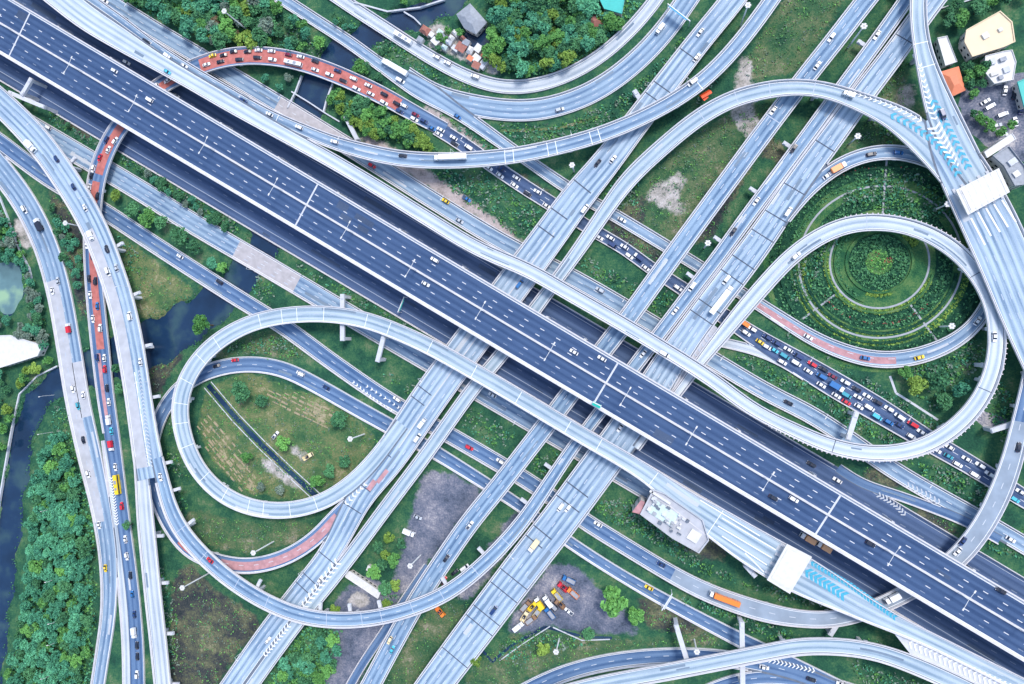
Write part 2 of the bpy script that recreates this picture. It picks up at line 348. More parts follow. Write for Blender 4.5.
def pm(n): return PAINT.index(n)
PIER_SPOTS = []
def build_road(r):
    if r.elev:
        k0 = r.n // 2
        root = empty(r.name or 'flyover', (r.X[k0, 0], r.X[k0, 1], 0)); tag(root, r.label, r.cat or 'flyover')
    else: root = None
    keep = {}
    for sd in (1, -1):
        pts = r.X + r.N * (r.hw * sd)[:, None]; keep[sd] = ~inside(r, pts, r.Z)
    # deck
    mb = MB(); uv = []; sh = r.shoulder; low = r.thick if r.elev else 0.4
    for k in range(r.n):
        h = r.hw[k]
        for o, dz in ((-h, 0), (-h + sh, 0), (h - sh, 0), (h, 0), (h - 0.02 if not r.elev else h * 0.8, -low), (-h + 0.02 if not r.elev else -h * 0.8, -low)):
            mb.v.append(lat(r, k, o, dz)); uv.append((o, r.S[k]))
    for k in range(r.n - 1):
        a = k * 6; b = a + 6
        for j in range(6):
            j2 = (j + 1) % 6; mb.f.append((a + j, a + j2, b + j2, b + j)); mb.m.append({1: 0, 0: 1, 2: 1}.get(j, 2))
    mb.f = [tuple(reversed(f)) for f in mb.f]
    mb.f.append(tuple(range(6))); mb.m.append(2); e = (r.n - 1) * 6; mb.f.append(tuple(e + j for j in reversed(range(6)))); mb.m.append(2)
    mb.f[-2], mb.f[-1] = tuple(reversed(mb.f[-2])), tuple(reversed(mb.f[-1])); mb.uv = uv
    deck = mb.build('deck' if r.elev else 'road', [MT[r.mat], MT['kerb' if r.key in ('M',) else 'gutter'], MT['grey_concrete']], root)  # edge strips coloured dark to carry the parapet shadow line
    if not r.elev:
        root = deck; tag(deck, r.label, 'road', kind='structure')
    # parapets or kerbs
    for sd in (1, -1):
        pw = r.para; ph = r.ph
        for a, b in runs(keep[sd]):
            mb = MB(); i = 0
            for k in range(a, b + 1):
                h = r.hw[k]
                for o, z in ((h + .02, -0.25), (h + .02, ph), (h - pw * .55, ph), (h - pw, 0.02), (h - pw, -0.25)): mb.v.append(lat(r, k, o * sd, z))
            for k in range(b - a):
                for j in range(5):
                    q = (i + k * 5 + j, i + k * 5 + (j + 1) % 5, i + k * 5 + 5 + (j + 1) % 5, i + k * 5 + 5 + j)
                    mb.f.append(q if sd > 0 else tuple(reversed(q))); mb.m.append(0)
            mb.f.append(tuple(i + j for j in range(5))); mb.m.append(0); e = i + (b - a) * 5; mb.f.append(tuple(e + j for j in reversed(range(5)))); mb.m.append(0)
            if r.kerb: mb.build('parapet' if r.elev else 'kerb', MT['concrete'], root)
    # paint, patches, joints: thin sheets on the deck
    mb = MB()
    for (pa, pb, o0, o1, m_) in r.patches:
        s0, s1 = sorted((r.S[near(r, *pa)], r.S[near(r, *pb)])); strip(mb, r, s0, s1, o0, o1, 0.012 + 0.001 * pm(m_), pm(m_), True)
    if r.edge:
        for sd in (1, -1):
            for a, b in runs(~inside(r, r.X + r.N * ((r.hw - sh) * sd)[:, None], r.Z, 0.8)):
                i = len(mb.v)
                for k in range(a, b + 1):
                    for o in (r.hw[k] - sh - .02, r.hw[k] - sh - .30): mb.v.append(lat(r, k, o * sd, 0.03))
                for k in range(b - a):
                    q = (i + 2 * k, i + 2 * k + 1, i + 2 * k + 3, i + 2 * k + 2); mb.f.append(q if sd < 0 else tuple(reversed(q))); mb.m.append(pm('white_paint'))
    for lst, mi, wd in ((r.dashes, pm('m_paint') if r.key == 'M' else pm('half_paint'), .2 if r.key == 'M' else .15), (r.faint, pm('ghost_paint') if r.key in ('M', 'F0', 'F5') else pm('faint_paint'), .2)):
        for fr in lst:
            s = 2.0 + (fr + 1) * 3
            while s < r.S[-1] - 4:
                k = min(r.n - 1, int(np.interp(s, r.S, np.arange(r.n))))
                o = fr * (r.hw[k])
                if not inside(r, np.array([lat(r, k, o)[:2]]), r.Z[k:k + 1], 0.0, 1.0)[0]:
                    mb.quad(at_s(r, s, o - wd, .032), at_s(r, s, o + wd, .032), at_s(r, s + r.dash[0], o + wd, .032), at_s(r, s + r.dash[0], o - wd, .032), mi)
                    mb.f[-1] = tuple(reversed(mb.f[-1]))
                s += r.dash[1]
    rr_ = np.random.default_rng(r.idx + 50)
    for q_ in range(int(r.S[-1] / (70 if r.key not in ('M',) else 90))):
        s0 = rr_.uniform(5, max(6, r.S[-1] - 30)); ln = rr_.uniform(4, 22); o0 = rr_.choice([-.8, -.45, -.1, .2, .5]); w_ = rr_.uniform(.12, .32)
        kq = int(np.interp(s0 + ln / 2, r.S, np.arange(r.n)))
        if not inside(r, np.array([lat(r, kq, (o0 + w_ / 2) * r.hw[kq])[:2]]), r.Z[kq:kq + 1], -1.0, 1.5)[0]: strip(mb, r, s0, min(s0 + ln, r.S[-1] - 1), o0, min(o0 + w_, .88), .006 + .0004 * q_, pm('repair_dark' if rr_.random() < .65 else 'repair_pale') if r.mat not in ('new_asphalt', 'dark_asphalt') else pm('repair_road'), True)
    if r.joints:
        for (px, py, o0, o1, m_, wd) in r.joints:
            s = r.S[near(r, px, py)]; strip(mb, r, s - wd / 2, s + wd / 2, o0, o1, 0.036, pm(m_), True)
    if mb.f: mb.build('lane_marking', [MT[p] for p in PAINT], root)
    # piers
    if r.elev and r.piers:
        s = r.piers * 0.5
        while s < r.S[-1]:
            done = False
            for off in (0, 4, -4, 8, -8, 12, -12):
                k = int(np.clip(np.interp(s + off, r.S, np.arange(r.n)), 0, r.n - 1)); z = r.Z[k] - r.thick
                if z < 2.2: break
                h = r.hw[k]; c = r.X[k][None]; ok = True
                for q in ROADS.values():
                    if q is r: continue
                    d = np.hypot(*(q.X - c).T); kk = int(np.argmin(d))
                    if d[kk] < q.hw[kk] + 2.0 and q.Z[kk] < r.Z[k] - 2: ok = False; break
                    if d[kk] < q.hw[kk] and abs(q.Z[kk] - r.Z[k]) < 2 and q.idx < r.idx: ok = False; break
                if ok:
                    yaw = math.atan2(r.T[k, 1], r.T[k, 0]); pb = MB()
                    ncol = 1 if h < 8 else (2 if h < 13 else 3)
                    for j in range(ncol):
                        o = (j - (ncol - 1) / 2) * h * 0.95; p = lat(r, k, o)
                        pb.box((p[0], p[1], (z - 1.5) / 2 - .5), (1.6, 2.4, z - 1.5 + 1.0), yaw)
                    pb.box((r.X[k, 0], r.X[k, 1], z - .76), (2.0, 2 * h * .9, 1.5), yaw)
                    if r.ext:                                  # crosshead ends that stand proud of the deck
                        p = lat(r, k, h + r.ext * .5); pb.box((p[0], p[1], z - .5), (2.0, r.ext + .2, 1.4), yaw); p = lat(r, k, h + .75 * r.ext); pb.box((p[0], p[1], z + .5), (1.6, 1.4, .6), yaw)
                    pb.build('pier', MT['kerb'], root); break
            s += r.piers
    r.root = root
    return root

# ------------------------------------------------------------------ the road network
def wz(pts, z, w):
    """points (x, y[, z[, w]]) with defaults"""
    return [(p[0], p[1], p[2] if len(p) > 2 and p[2] is not None else z, p[3] if len(p) > 3 else w) for p in pts]
# ground level
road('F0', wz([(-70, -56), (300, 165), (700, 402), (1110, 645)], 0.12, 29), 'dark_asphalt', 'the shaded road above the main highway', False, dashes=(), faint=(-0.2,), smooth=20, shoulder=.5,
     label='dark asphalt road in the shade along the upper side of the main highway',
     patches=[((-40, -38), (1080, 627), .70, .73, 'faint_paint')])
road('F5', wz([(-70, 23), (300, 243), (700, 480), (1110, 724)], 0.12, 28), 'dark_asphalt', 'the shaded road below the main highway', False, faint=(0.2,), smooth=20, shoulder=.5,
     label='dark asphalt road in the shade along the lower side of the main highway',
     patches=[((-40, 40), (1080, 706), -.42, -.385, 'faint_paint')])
road('F1', wz([(40, -39), (100, -4), (148, 26), (190, 51), (262, 94), (305, 120), (384, 169), (428, 197), (504, 243), (571, 277), (622, 306), (714, 361), (770, 394), (810, 414), (850, 440), (895, 471), (945, 500), (985, 522), (1070, 572)], 0.12, 18),
     'mid_asphalt', 'the pale frontage road above the white viaduct', False, dashes=(-.05,), label='blue grey frontage road above the white viaduct',
     patches=[((276, 103), (352, 150), -.98, .98, 'tan_deck')])
road('F2', wz([(-60, 73), (60, 143), (143, 192), (186, 219), (270, 268), (370, 327), (490, 397), (635, 482), (760, 556), (830, 597)], 0.12, 21), 'mid_asphalt', 'the wide blue road below the main highway', False, dashes=(-.1, .3), faint=(-.5,),
     label='wide blue asphalt road crossing the canal below the main highway', patches=[((236, 248), (295, 284), -.99, .99, 'tan_deck')])
road('F3', wz([(-50, 108), (0, 142), (25, 161), (50, 179), (104, 211), (145, 238), (185, 264), (235, 296), (285, 327), (330, 360), (390, 401), (450, 435), (500, 464), (520, 476), (552, 497), (585, 521), (627, 547, .5), (665, 570, 1.5), (698, 588, 3, 18), (730, 601, 4.5, 19), (765, 612, 6, 20), (795, 618, 6.6), (835, 619, 7), (868, 610, 7), (898, 597, 7), (930, 578, 7, 20), (960, 555, 7.5, 22), (985, 522, 8.5, 22), (1000, 492, 9.5, 23), (1011, 462, 10.5, 22), (1019, 430, 11, 20), (1028, 390, 11.6, 18), (1038, 345, 12, 18)], 0.14, 17),
     'blue_asphalt', 'the long rising road', True, dashes=(0,), label='long blue road that rises into a pale ramp under the highway at right', cat='road ramp', ext=0, thick=1.2, patches=[((672, 575), (1022, 420), -.86, .86, 'deck_grey')])
road('K', wz([(353, 499, 7.05, 13), (338, 514, 7, 15), (316, 538, 6.6, 16), (286, 557, 6.0), (250, 566, 5.4), (218, 562, 4.8), (190, 550, 4.2), (170, 527, 3.8, 13), (157, 500, 3.4, 12), (151, 470, 3.0, 12), (154, 435, 2.4, 13), (165, 407, 1.8, 14), (185, 384, 1.2, 15), (215, 369, .6, 16), (250, 364, .15), (283, 369, .15), (320, 387, .15), (355, 407, .15), (395, 429, .15), (437, 453, .15, 14), (485, 483, .15, 13), (518, 504, .15, 12), (567, 540, .15, 12), (618, 573, .15, 12), (665, 600, .15, 13), (735, 637, .15, 15), (790, 664, .15, 17), (870, 704, .15, 18)], 0.15, 16),
     'blue_asphalt', 'the low loop road with red surfacing', True, dashes=(0,), label='low blue loop road with a red surfaced stretch under the grey loop ramp', cat='road ramp', thick=1.0, shoulder=.7,
     patches=[((336, 516), (222, 563), -.45, .62, 'faded_red'), ((190, 550), (178, 540), -.3, .6, 'red_surface')])
road('B1', wz([(240, -27), (284, 0), (315, 20), (352, 44), (385, 68), (420, 88, .14, 24), (440, 100, .14, 20), (455, 110, .14, 15), (480, 127, .14, 14), (505, 145, .14, 13), (530, 162, .14, 12), (563, 185), (614, 215), (664, 245), (690, 261), (730, 286), (757, 303), (785, 321, .3, 14), (812, 338, .6, 15), (841, 351, 1.0, 16), (873, 359.5, 1.4, 17), (905, 359, 1.8, 17), (930, 352.5, 2.2, 17), (952, 343, 2.6, 16), (972, 328, 3, 15), (988, 306, 3.4, 15), (997, 278, 3.8, 15), (996, 245, 4.2, 14), (985, 215, 4.6, 14), (966, 187, 5, 14), (940, 165, 5.4, 15), (903, 152.5, 5.8, 15), (872, 153, 6.2, 15), (845, 162, 6.6, 15), (822, 177, 6.9, 15), (803, 195, 7.05, 14), (785, 219, 7.05, 12)], 0.14, 13),
     'mid_asphalt', 'the garden ring road', True, dashes=(0.05,), label='grey road coming from the top that rings the round garden', cat='road ramp', thick=1.0, ext=0,
     patches=[((757, 305), (895, 360), -.55, .25, 'faded_red')])
road('B2', wz([(405, 76, None, 20), (430, 92, None, 20), (452, 101), (475, 106), (500, 110), (525, 111), (550, 108), (592, 93), (630, 67), (661, 36), (685, 3), (703, -24)], 0.13, 22), 'mid_asphalt', 'the wide curve of the upper canal road', False, dashes=(0.15,), faint=(-.3,),
     label='wide pale blue road curving along the trees at top')
road('B3', wz([(310, -22), (340, -1), (392, 33), (433, 59), (465, 76), (500, 87), (540, 85), (583, 68), (615, 45), (640, 20), (656, 0), (672, -25)], 0.15, 14), 'pale_road', 'the narrow road beside the wood', False,
     label='narrow pale road hugging the wood at top', faint=(0,))
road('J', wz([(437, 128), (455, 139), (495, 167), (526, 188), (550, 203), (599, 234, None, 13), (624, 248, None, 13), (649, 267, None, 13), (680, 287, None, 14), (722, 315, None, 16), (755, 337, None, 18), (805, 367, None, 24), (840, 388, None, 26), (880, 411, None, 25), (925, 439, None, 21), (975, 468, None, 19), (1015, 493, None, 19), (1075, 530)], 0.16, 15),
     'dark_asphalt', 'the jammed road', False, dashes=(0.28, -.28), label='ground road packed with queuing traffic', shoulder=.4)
road('G1', wz([(700, 337), (715, 341), (735, 345), (758, 351), (785, 363), (805, 376)], 0.12, 10), 'pale_road', 'the short slip road', False, label='short pale slip road joining the jammed road', shoulder=.3)
road('SLIP', wz([(838, 468), (862, 484), (895, 494), (930, 507), (965, 521), (1000, 540)], 0.17, 10), 'blue_asphalt', 'the slip lane', False, label='narrow slip lane joining the frontage road at right', shoulder=.4)
road('E1', wz([(-40, 128), (-10, 157), (6, 176), (26, 204), (46, 245), (59, 290), (69, 345), (78, 400), (90, 455), (102, 510, None, 20), (109, 560, None, 18), (109, 610, None, 15), (102, 660, None, 14), (96, 700, None, 14)], 0.13, 24), 'mid_asphalt', 'the leftmost canal road', False, dashes=(.1,), faint=(-.4,), order='y',
     label='pale blue road running down the left edge beside the canal', patches=[((56, 280), (103, 520), -.92, .05, 'pale_lane'), ((72, 362), (82, 418), .0, .9, 'pale_lane')])
road('E3', wz([(106, 440, None, 8), (112, 478, None, 10), (117, 520, None, 9), (121, 560, None, 9), (124, 600, None, 9), (127, 640, None, 9), (128, 700)], 0.12, 9), 'pale_road', 'the narrow lane beside the jammed ramp', False, edge=True, order='y', label='narrow pale lane with chevrons beside the jammed ramp', shoulder=.3)
road('D2U', wz([(345, 695), (360, 668), (388, 626), (406, 598), (428, 566)], 0.12, 9), 'blue_asphalt', 'the low lane', False, label='narrow low lane in the shade beside the curved viaduct', shoulder=.3, order='y')
road('Y', wz([(505, 702), (540, 683), (573, 670), (615, 660.5), (660, 656), (700, 656), (750, 662), (800, 674), (860, 700)], 0.13, 17), 'blue_asphalt', 'the bottom curved road', False, dashes=(0,), label='blue road curving along the bottom edge below the pale ramp')
road('Y2', wz([(690, 700), (720, 686), (760, 677), (800, 680), (850, 690), (900, 712)], 0.11, 16), 'blue_asphalt', 'the bottom edge road', False, label='blue road at the bottom edge of the photo', dashes=(0,))
# level 1: diagonals
road('N', wz([(445, 130, .3, 15), (428, 121, .6, 16), (408, 110, 1.2, 17), (383, 96, 2.2, 18), (356, 83, 3.4), (325, 70, 4.8), (295, 60.5, 5.8), (265, 56, 6.5), (240, 56, 6.9), (217, 60, 7), (197, 67, 7), (178, 76, 7), (158, 88, 7, 17), (140, 104, 7, 17), (118, 129, 7), (105.5, 152, 6.6), (97, 178, 6.0), (93.5, 204, 5.4, 17), (92.5, 235, 4.6, 17), (93.5, 270, 3.6, 17), (97, 310, 2.6, 18), (101, 350, 1.6, 18), (106, 395, .8, 17), (112, 435, .3, 16), (118.5, 480, .2, 14), (123.5, 520, .2, 14), (129.5, 565, .2, 14), (134.5, 610, .2, 14), (137, 650, .2, 15), (138, 702, .2, 15)], 7, 18),
     'blue_asphalt', 'the red jammed ramp', order='x', label='curved ramp with red surfacing packed with queuing cars', ext=0, shoulder=.5, thick=1.0,
     patches=[((400, 105), (198, 66), -.72, .72, 'red_surface'), ((176, 77), (98, 174), -.4, .5, 'red_surface'), ((98, 180), (101, 348), -.45, .4, 'red_surface'), ((101, 352), (109, 420), -.5, -.1, 'faded_red')])
road('D1', wz([(762, -40, None, 24), (733, 0, None, 24), (701, 39, None, 24), (670, 79, None, 25), (640, 118, None, 26), (602, 168, None, 29), (580, 194, None, 32), (558, 224, None, 33), (539, 250, None, 34), (510, 289, None, 35), (479.5, 330, None, 35), (431, 396, None, 36), (389, 458, None, 34), (360, 497, None, 27), (331, 552, None, 22), (300, 592, None, 22), (271, 629, None, 21), (232, 684, None, 20), (206, 722, None, 20)], 7.0, 30),
     'pale_deck', 'the widest diagonal viaduct', order='y', label='wide pale diagonal viaduct with a central divider left of centre', dashes=(-.35, .55), faint=(.0,), thick=1.4, shoulder=1.0,
     patches=[((552, 232), (398, 446), .10, .17, 'kerb'), ((405, 436), (345, 522), -.30, -.24, 'kerb'), ((389, 470), (380, 482), .25, .5, 'faded_red'), ((372, 480), (366, 490), .0, .35, 'faded_red')],
     joints=[(440, 403, -.95, .0, 'joint', .6), (434, 412, -.95, .0, 'joint', .6), (409, 445, -.9, -.1, 'joint', .6), (397, 460, -.9, .1, 'joint', .6), (365, 490, -.9, .4, 'joint', .6), (354, 508, -.9, .7, 'joint', .6), (320, 552, -.9, .9, 'joint', .6), (309, 577, -.9, .9, 'joint', .6),
             (591, 194, -.9, .5, 'joint', .7), (567, 222, -.9, .3, 'joint', .7), (556, 236, -.9, .3, 'joint', .7), (692, 58, -.9, .9, 'joint', .6), (660, 88, -.9, .9, 'joint', .6), (654, 96, -.9, .9, 'joint', .6), (300, 584, -.9, .9, 'joint', .6)])
road('Q', wz([(228, 720), (256, 679), (297, 623), (342, 567), (392, 500), (425, 456), (476, 385), (503, 353), (530, 316), (556, 281, 7.2, 13), (580, 248, 7.6, 14), (604, 213, 8.2, 15), (628, 180, 9, 17), (664, 146, 10.5, 17), (700, 117, 12, 17), (733, 99, 13, 17), (770, 89.5, 13.5, 17), (800, 87, 13.8, 16), (831, 91.5, 14, 16), (862, 103, 14, 19), (880, 110, 14, 22), (897, 118.5, 14, 27), (918, 134, 14, 33), (938, 155, 14, 33), (953, 175, 14, 30), (964, 190, 14, 28)], 7.05, 14.5),
     'grey_deck', 'the long side ramp curving to the top toll plaza', order='y', ext=0, label='long narrow ramp beside the widest viaduct that curves right to the upper toll plaza', dashes=(), faint=(.1,),
     joints=[(770, 89, -.95, .95, 'faint_paint', .5), (812, 89, -.95, .95, 'faint_paint', .5), (845, 97, -.95, .95, 'faint_paint', .5), (700, 117, -.95, .95, 'faint_paint', .4), (735, 98, -.95, .95, 'faint_paint', .4)])
road('D2', wz([(892, -32), (866, 0), (836, 39), (805, 78), (770, 124), (736, 170), (700, 219), (662, 271), (625, 322), (590, 367), (557, 411), (527, 450), (496, 490), (470, 522), (443, 561), (420, 596), (394, 642), (371.5, 684), (352, 720)], 7.0, 20), 'lane_deck', 'the second diagonal viaduct', order='y',
     dashes=(-.15,), faint=(.35, -.5), label='slim diagonal viaduct second from the left, curving at its lower end', joints=[(774, 119, -.9, .9, 'faint_paint', .5)])
road('D4', wz([(950, -22, None, 22), (921, 16, None, 23), (895, 52, None, 23), (866, 90, None, 24), (833, 135, None, 25), (800, 180, None, 26), (772, 222, None, 28), (745, 260, None, 30), (718, 295, None, 30), (692, 330, None, 30), (666, 368, None, 33), (645, 402, None, 36), (622, 436, None, 38), (598, 468, None, 38), (558, 522, None, 38), (526, 563, None, 38), (477, 628, None, 37), (435, 684, None, 35), (408, 722, None, 34)], 7.0, 30), 'pale_deck', 'the rightmost diagonal viaduct', order='y',
     dashes=(-.1, .35), faint=(-.5,), label='wide pale diagonal viaduct, rightmost of the diagonals',
     joints=[(900, 37, -.9, .9, 'joint', .6), (822, 143, -.9, .9, 'joint', .6), (792, 186, -.9, .9, 'joint', .6), (777, 217, -.9, .9, 'joint', .6), (759, 235, -.9, .9, 'joint', .6), (741, 260, -.9, .9, 'joint', .6), (732, 277, -.9, .9, 'joint', .6), (710, 309, -.9, .9, 'joint', .6), (703, 320, -.9, .9, 'joint', .6),
             (575, 488, -.9, .5, 'joint', .7), (563, 500, -.9, .6, 'joint', .7), (541, 530, -.9, .3, 'joint', .7), (532, 541, -.9, .2, 'joint', .7), (508, 577, -.9, .9, 'joint', .6), (500, 587, -.9, .9, 'joint', .6), (484, 613, -.9, .9, 'joint', .6), (474, 622, -.9, .9, 'joint', .6), (454, 658, -.9, .9, 'joint', .6)])
# level 2: curved ramps
road('XP', wz([(-45, 62, None, 24), (0, 102, None, 25), (22, 123, None, 26), (45, 149), (64, 176), (82, 204), (95.5, 230), (109, 264), (122, 304), (131, 348, None, 27), (138, 392, None, 26), (144, 432, None, 27), (150, 468, None, 30), (152, 478, None, 30)], 13, 26), 'pale_deck', 'the left flyover', order='y',
     label='broad flyover sweeping down the left side above the jammed ramp', faint=(.0,), dashes=(), ext=4.2, patches=[((136, 372), (150, 466), -.06, .02, 'white_paint'), ((95, 228), (150, 468), -.9, -.12, 'pale_lane')])
road('X', wz([(141, 462, 13, 13), (143, 482, 12.6, 14), (146, 520, 11.6), (150, 560, 10.6), (154, 600, 9.6), (158.5, 640, 8.6), (163, 684, 7.5), (167, 724, 6.5)], 10, 16.5), 'pale_road', 'the straight branch of the left flyover', order='y', label='straight pale branch going down from the left flyover', ext=4.2)
road('P', wz([(157, 458, None, 13), (163, 482, None, 14), (169, 505, None, 15), (180, 528), (196, 548), (220, 571), (243, 588), (267, 602), (296, 614), (333, 620), (375, 617.5), (412, 608, 13), (450, 591, 12.2), (490, 558, 10.6), (523, 521, 9, 15), (549, 483, 7.6, 14), (574, 446, 7.05, 13), (590, 425, 7.0, 13), (612, 396, 7, 14), (637, 363, 7, 15), (664, 328, 7, 15), (692, 291, 7, 15), (716, 260, 7, 15), (745, 220, 7, 15.5), (774, 181, 7, 15.5), (811, 131, 7, 15.5), (846, 83, 7, 15.5), (882, 34, 7, 15), (906, 0, 7, 15), (930, -34, 7, 15)], 13, 16), 'lane_deck', 'the curved ramp joining the third diagonal', order='y', ext=4.2,
     label='ramp curving under the big loop and running on as the third diagonal', dashes=(0.1,), joints=[(x, y, -.95, .95, 'faint_paint', .4) for x, y in ((182, 530), (204, 555), (238, 585), (268, 602), (328, 619), (362, 618), (382, 616), (412, 608), (441, 597), (475, 572), (505, 542))])
road('L', wz([(402, 424, 7.1, 15), (390, 440, 7.2, 15), (373, 462, 7.5, 16), (352, 483, 7.9), (324, 501, 8.4), (290, 510, 8.9), (255, 508, 9.4), (224, 495, 9.9), (198, 469, 10.4), (184, 437, 10.8), (180, 405, 11.2), (188, 377, 11.6), (206, 352, 12), (230, 333.5, 12.3), (258, 321, 12.6), (290, 315, 12.9), (327, 314, 13.2), (366, 320, 13.5), (403, 334, 13.8), (430, 346.5, 14), (465, 366), (498, 385), (545, 413), (592, 441), (625, 460), (652, 477, None, 18), (684, 502, None, 25), (715, 522, None, 32), (745, 542, None, 37), (775, 560, None, 40), (805, 577, None, 39), (830, 590, None, 33), (865, 609, None, 24), (900, 626, None, 17), (935, 642, None, 15), (975, 662, None, 15), (1040, 694, None, 15)], 14, 16.5), 'grey_deck', 'the grey loop ramp', order='x', ext=0,
     label='grey loop ramp at left that crosses the diagonals to the lower toll plaza', faint=(0,), shoulder=.8,
     joints=[(x, y, -.95, .95, 'white_paint', .35) for x, y in ((366, 320), (389, 328), (322, 314), (297, 315), (283, 316), (258, 321), (218, 342), (200, 358), (187, 381), (181, 405), (182, 425), (187, 447), (203, 476), (224, 495), (250, 507), (263, 509), (290, 510), (316, 503), (430, 346), (476, 372), (520, 398), (567, 426), (600, 445), (655, 478), (715, 520))])
road('W', wz([(540, 700), (575, 690), (610, 682), (670, 671), (724, 660.5), (770, 651.5), (800, 646), (850, 647), (882, 653, None, 17), (910, 663, None, 18), (945, 678, None, 18), (1000, 705, None, 18)], 13.9, 17), 'grey_deck', 'the bottom pale ramp', ext=0, label='pale ramp along the bottom that joins the ramp from the lower toll plaza', piers=40)
road('V', wz([(10, -44, None, 27), (50, -12, None, 27), (88, 18, None, 26), (118, 37, None, 24), (152, 58, None, 19), (188, 79, None, 17), (231, 104, None, 17), (282, 133), (330, 159.5), (380, 189), (427, 218), (478, 248.5), (530, 271), (572, 295), (620, 322.5), (660, 346.5), (710, 378), (754, 410, None, 14), (793, 429.5, 14, 14.5), (833, 446.5, 13.8, 16), (873, 453.5, 13.5, 16), (912, 450, 13.2, 17), (945, 435, 12.9, 18), (977, 404, 12.5, 18), (993, 370, 12.2, 18), (997, 340, 12, 18), (993, 306, 11.6, 18), (978, 275, 11.2, 18), (956, 251, 10.8, 18), (929, 234, 10.4, 17), (900, 224.5, 10.1, 16), (868, 222, 9.8, 17), (842, 226, 9.5, 17), (813, 240, 9.1, 17), (787, 260, 8.7, 17), (764, 285, 8.2, 17), (744, 308, 7.7, 17), (722, 335, 7.2, 15), (700, 362, 7.05, 12), (685, 383, 7.05, 10), (662, 413, 7.05, 10), (636, 448, 7.05, 9)], 14, 15), 'white_deck', 'the white viaduct', ext=0,
     label='white viaduct beside the main highway that ends in the garden loop', patches=[], joints=[(836, 446, -.9, .9, 'joint', .4), (985, 388, -.9, .9, 'joint', .4), (977, 273, -.9, .9, 'joint', .4), (866, 222, -.9, .9, 'faint_paint', .4)], ph=1.2, shoulder=1.1)
road('T2', wz([(60, -22, 12, 10), (95, 2, 12, 10), (122, 21, 12, 10), (147, 40, 12, 9), (186, 66, 12, 9), (215, 83, 12, 9), (244, 100, 12, 10), (270, 115, 12, 11), (300, 129, 12.1, 13), (335, 143, 12.3, 14), (367, 152, 12.5), (399, 158.5), (440, 161), (485, 159), (525, 154), (566, 145), (600, 135), (632, 122.5), (672, 102), (705, 79), (737, 46), (766, 8), (788, -24)], 12.8, 16), 'mid_asphalt', 'the upper curved flyover', ext=0,
     label='curved flyover from the white viaduct swinging up to the top edge', dashes=(0.1,), joints=[(x, y, -.95, .95, 'white_paint', .4) for x, y in ((279, 118), (505, 156), (513, 155), (546, 148), (554, 146), (590, 137), (597, 135), (697, 84))])
road('S', wz([(921, -35, None, 16), (917.5, 0), (918, 22), (921, 45), (928, 72, None, 22), (938.5, 105, None, 31), (949, 130, None, 34), (965, 160, None, 32), (979, 182, None, 26)], 14.0, 17), 'grey_deck', 'the top right ramp', order='y', ext=0, label='ramp from the top right edge down to the upper toll plaza', joints=[(919, 41, -.95, .95, 'white_paint', .4), (927, 66, -.95, .95, 'white_paint', .4)])
road('R', wz([(932, 118, None, 18), (943, 138, None, 34), (957, 162, None, 48), (972, 190, None, 53), (988, 222, None, 56), (1006, 262, None, 56), (1023, 305, None, 54), (1042, 352, None, 50), (1064, 405, None, 44), (1090, 470, None, 40)], 13.98, 50), 'pale_deck', 'the upper toll plaza', order='y', ext=0, label='wide pale toll plaza deck below the white canopy at upper right', faint=(-.6, -.3, 0, .3), piers=30, cat='toll plaza', smooth=5)
# level 3: the main highway
road('M', wz([(-80, -24.5), (0, 23), (150, 112), (300, 201), (450, 290.5), (600, 379.5), (750, 468.5), (900, 557.5), (1024, 631), (1110, 682)], 15, 53), 'new_asphalt', 'the main highway', order='x', smooth=25, para=1.3, ph=1.1, shoulder=1.7, thick=1.6, ext=0, piers=45,
     label='broad straight dark blue main highway crossing the whole picture on top', cat='highway', dashes=(.24, .51, -.42), faint=(-.68,), dash=(2.7, 10.6),
     joints=[(20, 36, -.93, .93, 'kerb', 1.0), (307, 206, -.93, .93, 'kerb', 1.0), (607, 383, -.93, .93, 'kerb', 1.0), (828, 513, -.93, .93, 'kerb', 1.0)])
for r_ in list(ROADS.values()): build_road(r_)
print('roads', len(ROADS))
M_ = ROADS['M']
# median barrier of the main highway
mb = MB()
for sd in (0,):
    for k in range(M_.n - 1):
        a, b = k, k + 1
        for o0, o1, z in ((-.42, .42, .85),):
            mb.quad(lat(M_, a, o0, z), lat(M_, b, o0, z), lat(M_, b, o1, z), lat(M_, a, o1, z))
            mb.quad(lat(M_, a, o0 - .25, 0.02), lat(M_, b, o0 - .25, 0.02), lat(M_, b, o0, z), lat(M_, a, o0, z))
            mb.quad(lat(M_, a, o1, z), lat(M_, b, o1, z), lat(M_, b, o1 + .25, 0.02), lat(M_, a, o1 + .25, 0.02))
mb.build('median_barrier', MT['concrete'], M_.root)
# ribbed noise fence posts on the outer edge of the garden loop (part of the viaduct)
V_ = ROADS['V']; mb = MB(); s = V_.S[near(V_, 770, 420)]
while s < V_.S[near(V_, 842, 226)]:
    k = int(np.interp(s, V_.S, np.arange(V_.n))); p = lat(V_, k, -(V_.hw[k] + .25)); q = lat(V_, k, (V_.hw[k] + .25))
    pp = p if True else q
    mb.box((pp[0], pp[1], V_.Z[k] + .35), (.45, .7, 1.9), math.atan2(V_.T[k, 1], V_.T[k, 0])); s += 2.4
fp_ = mb.build('fence_post', MT['pinkish'], V_.root); fp_['kind'] = 'stuff'

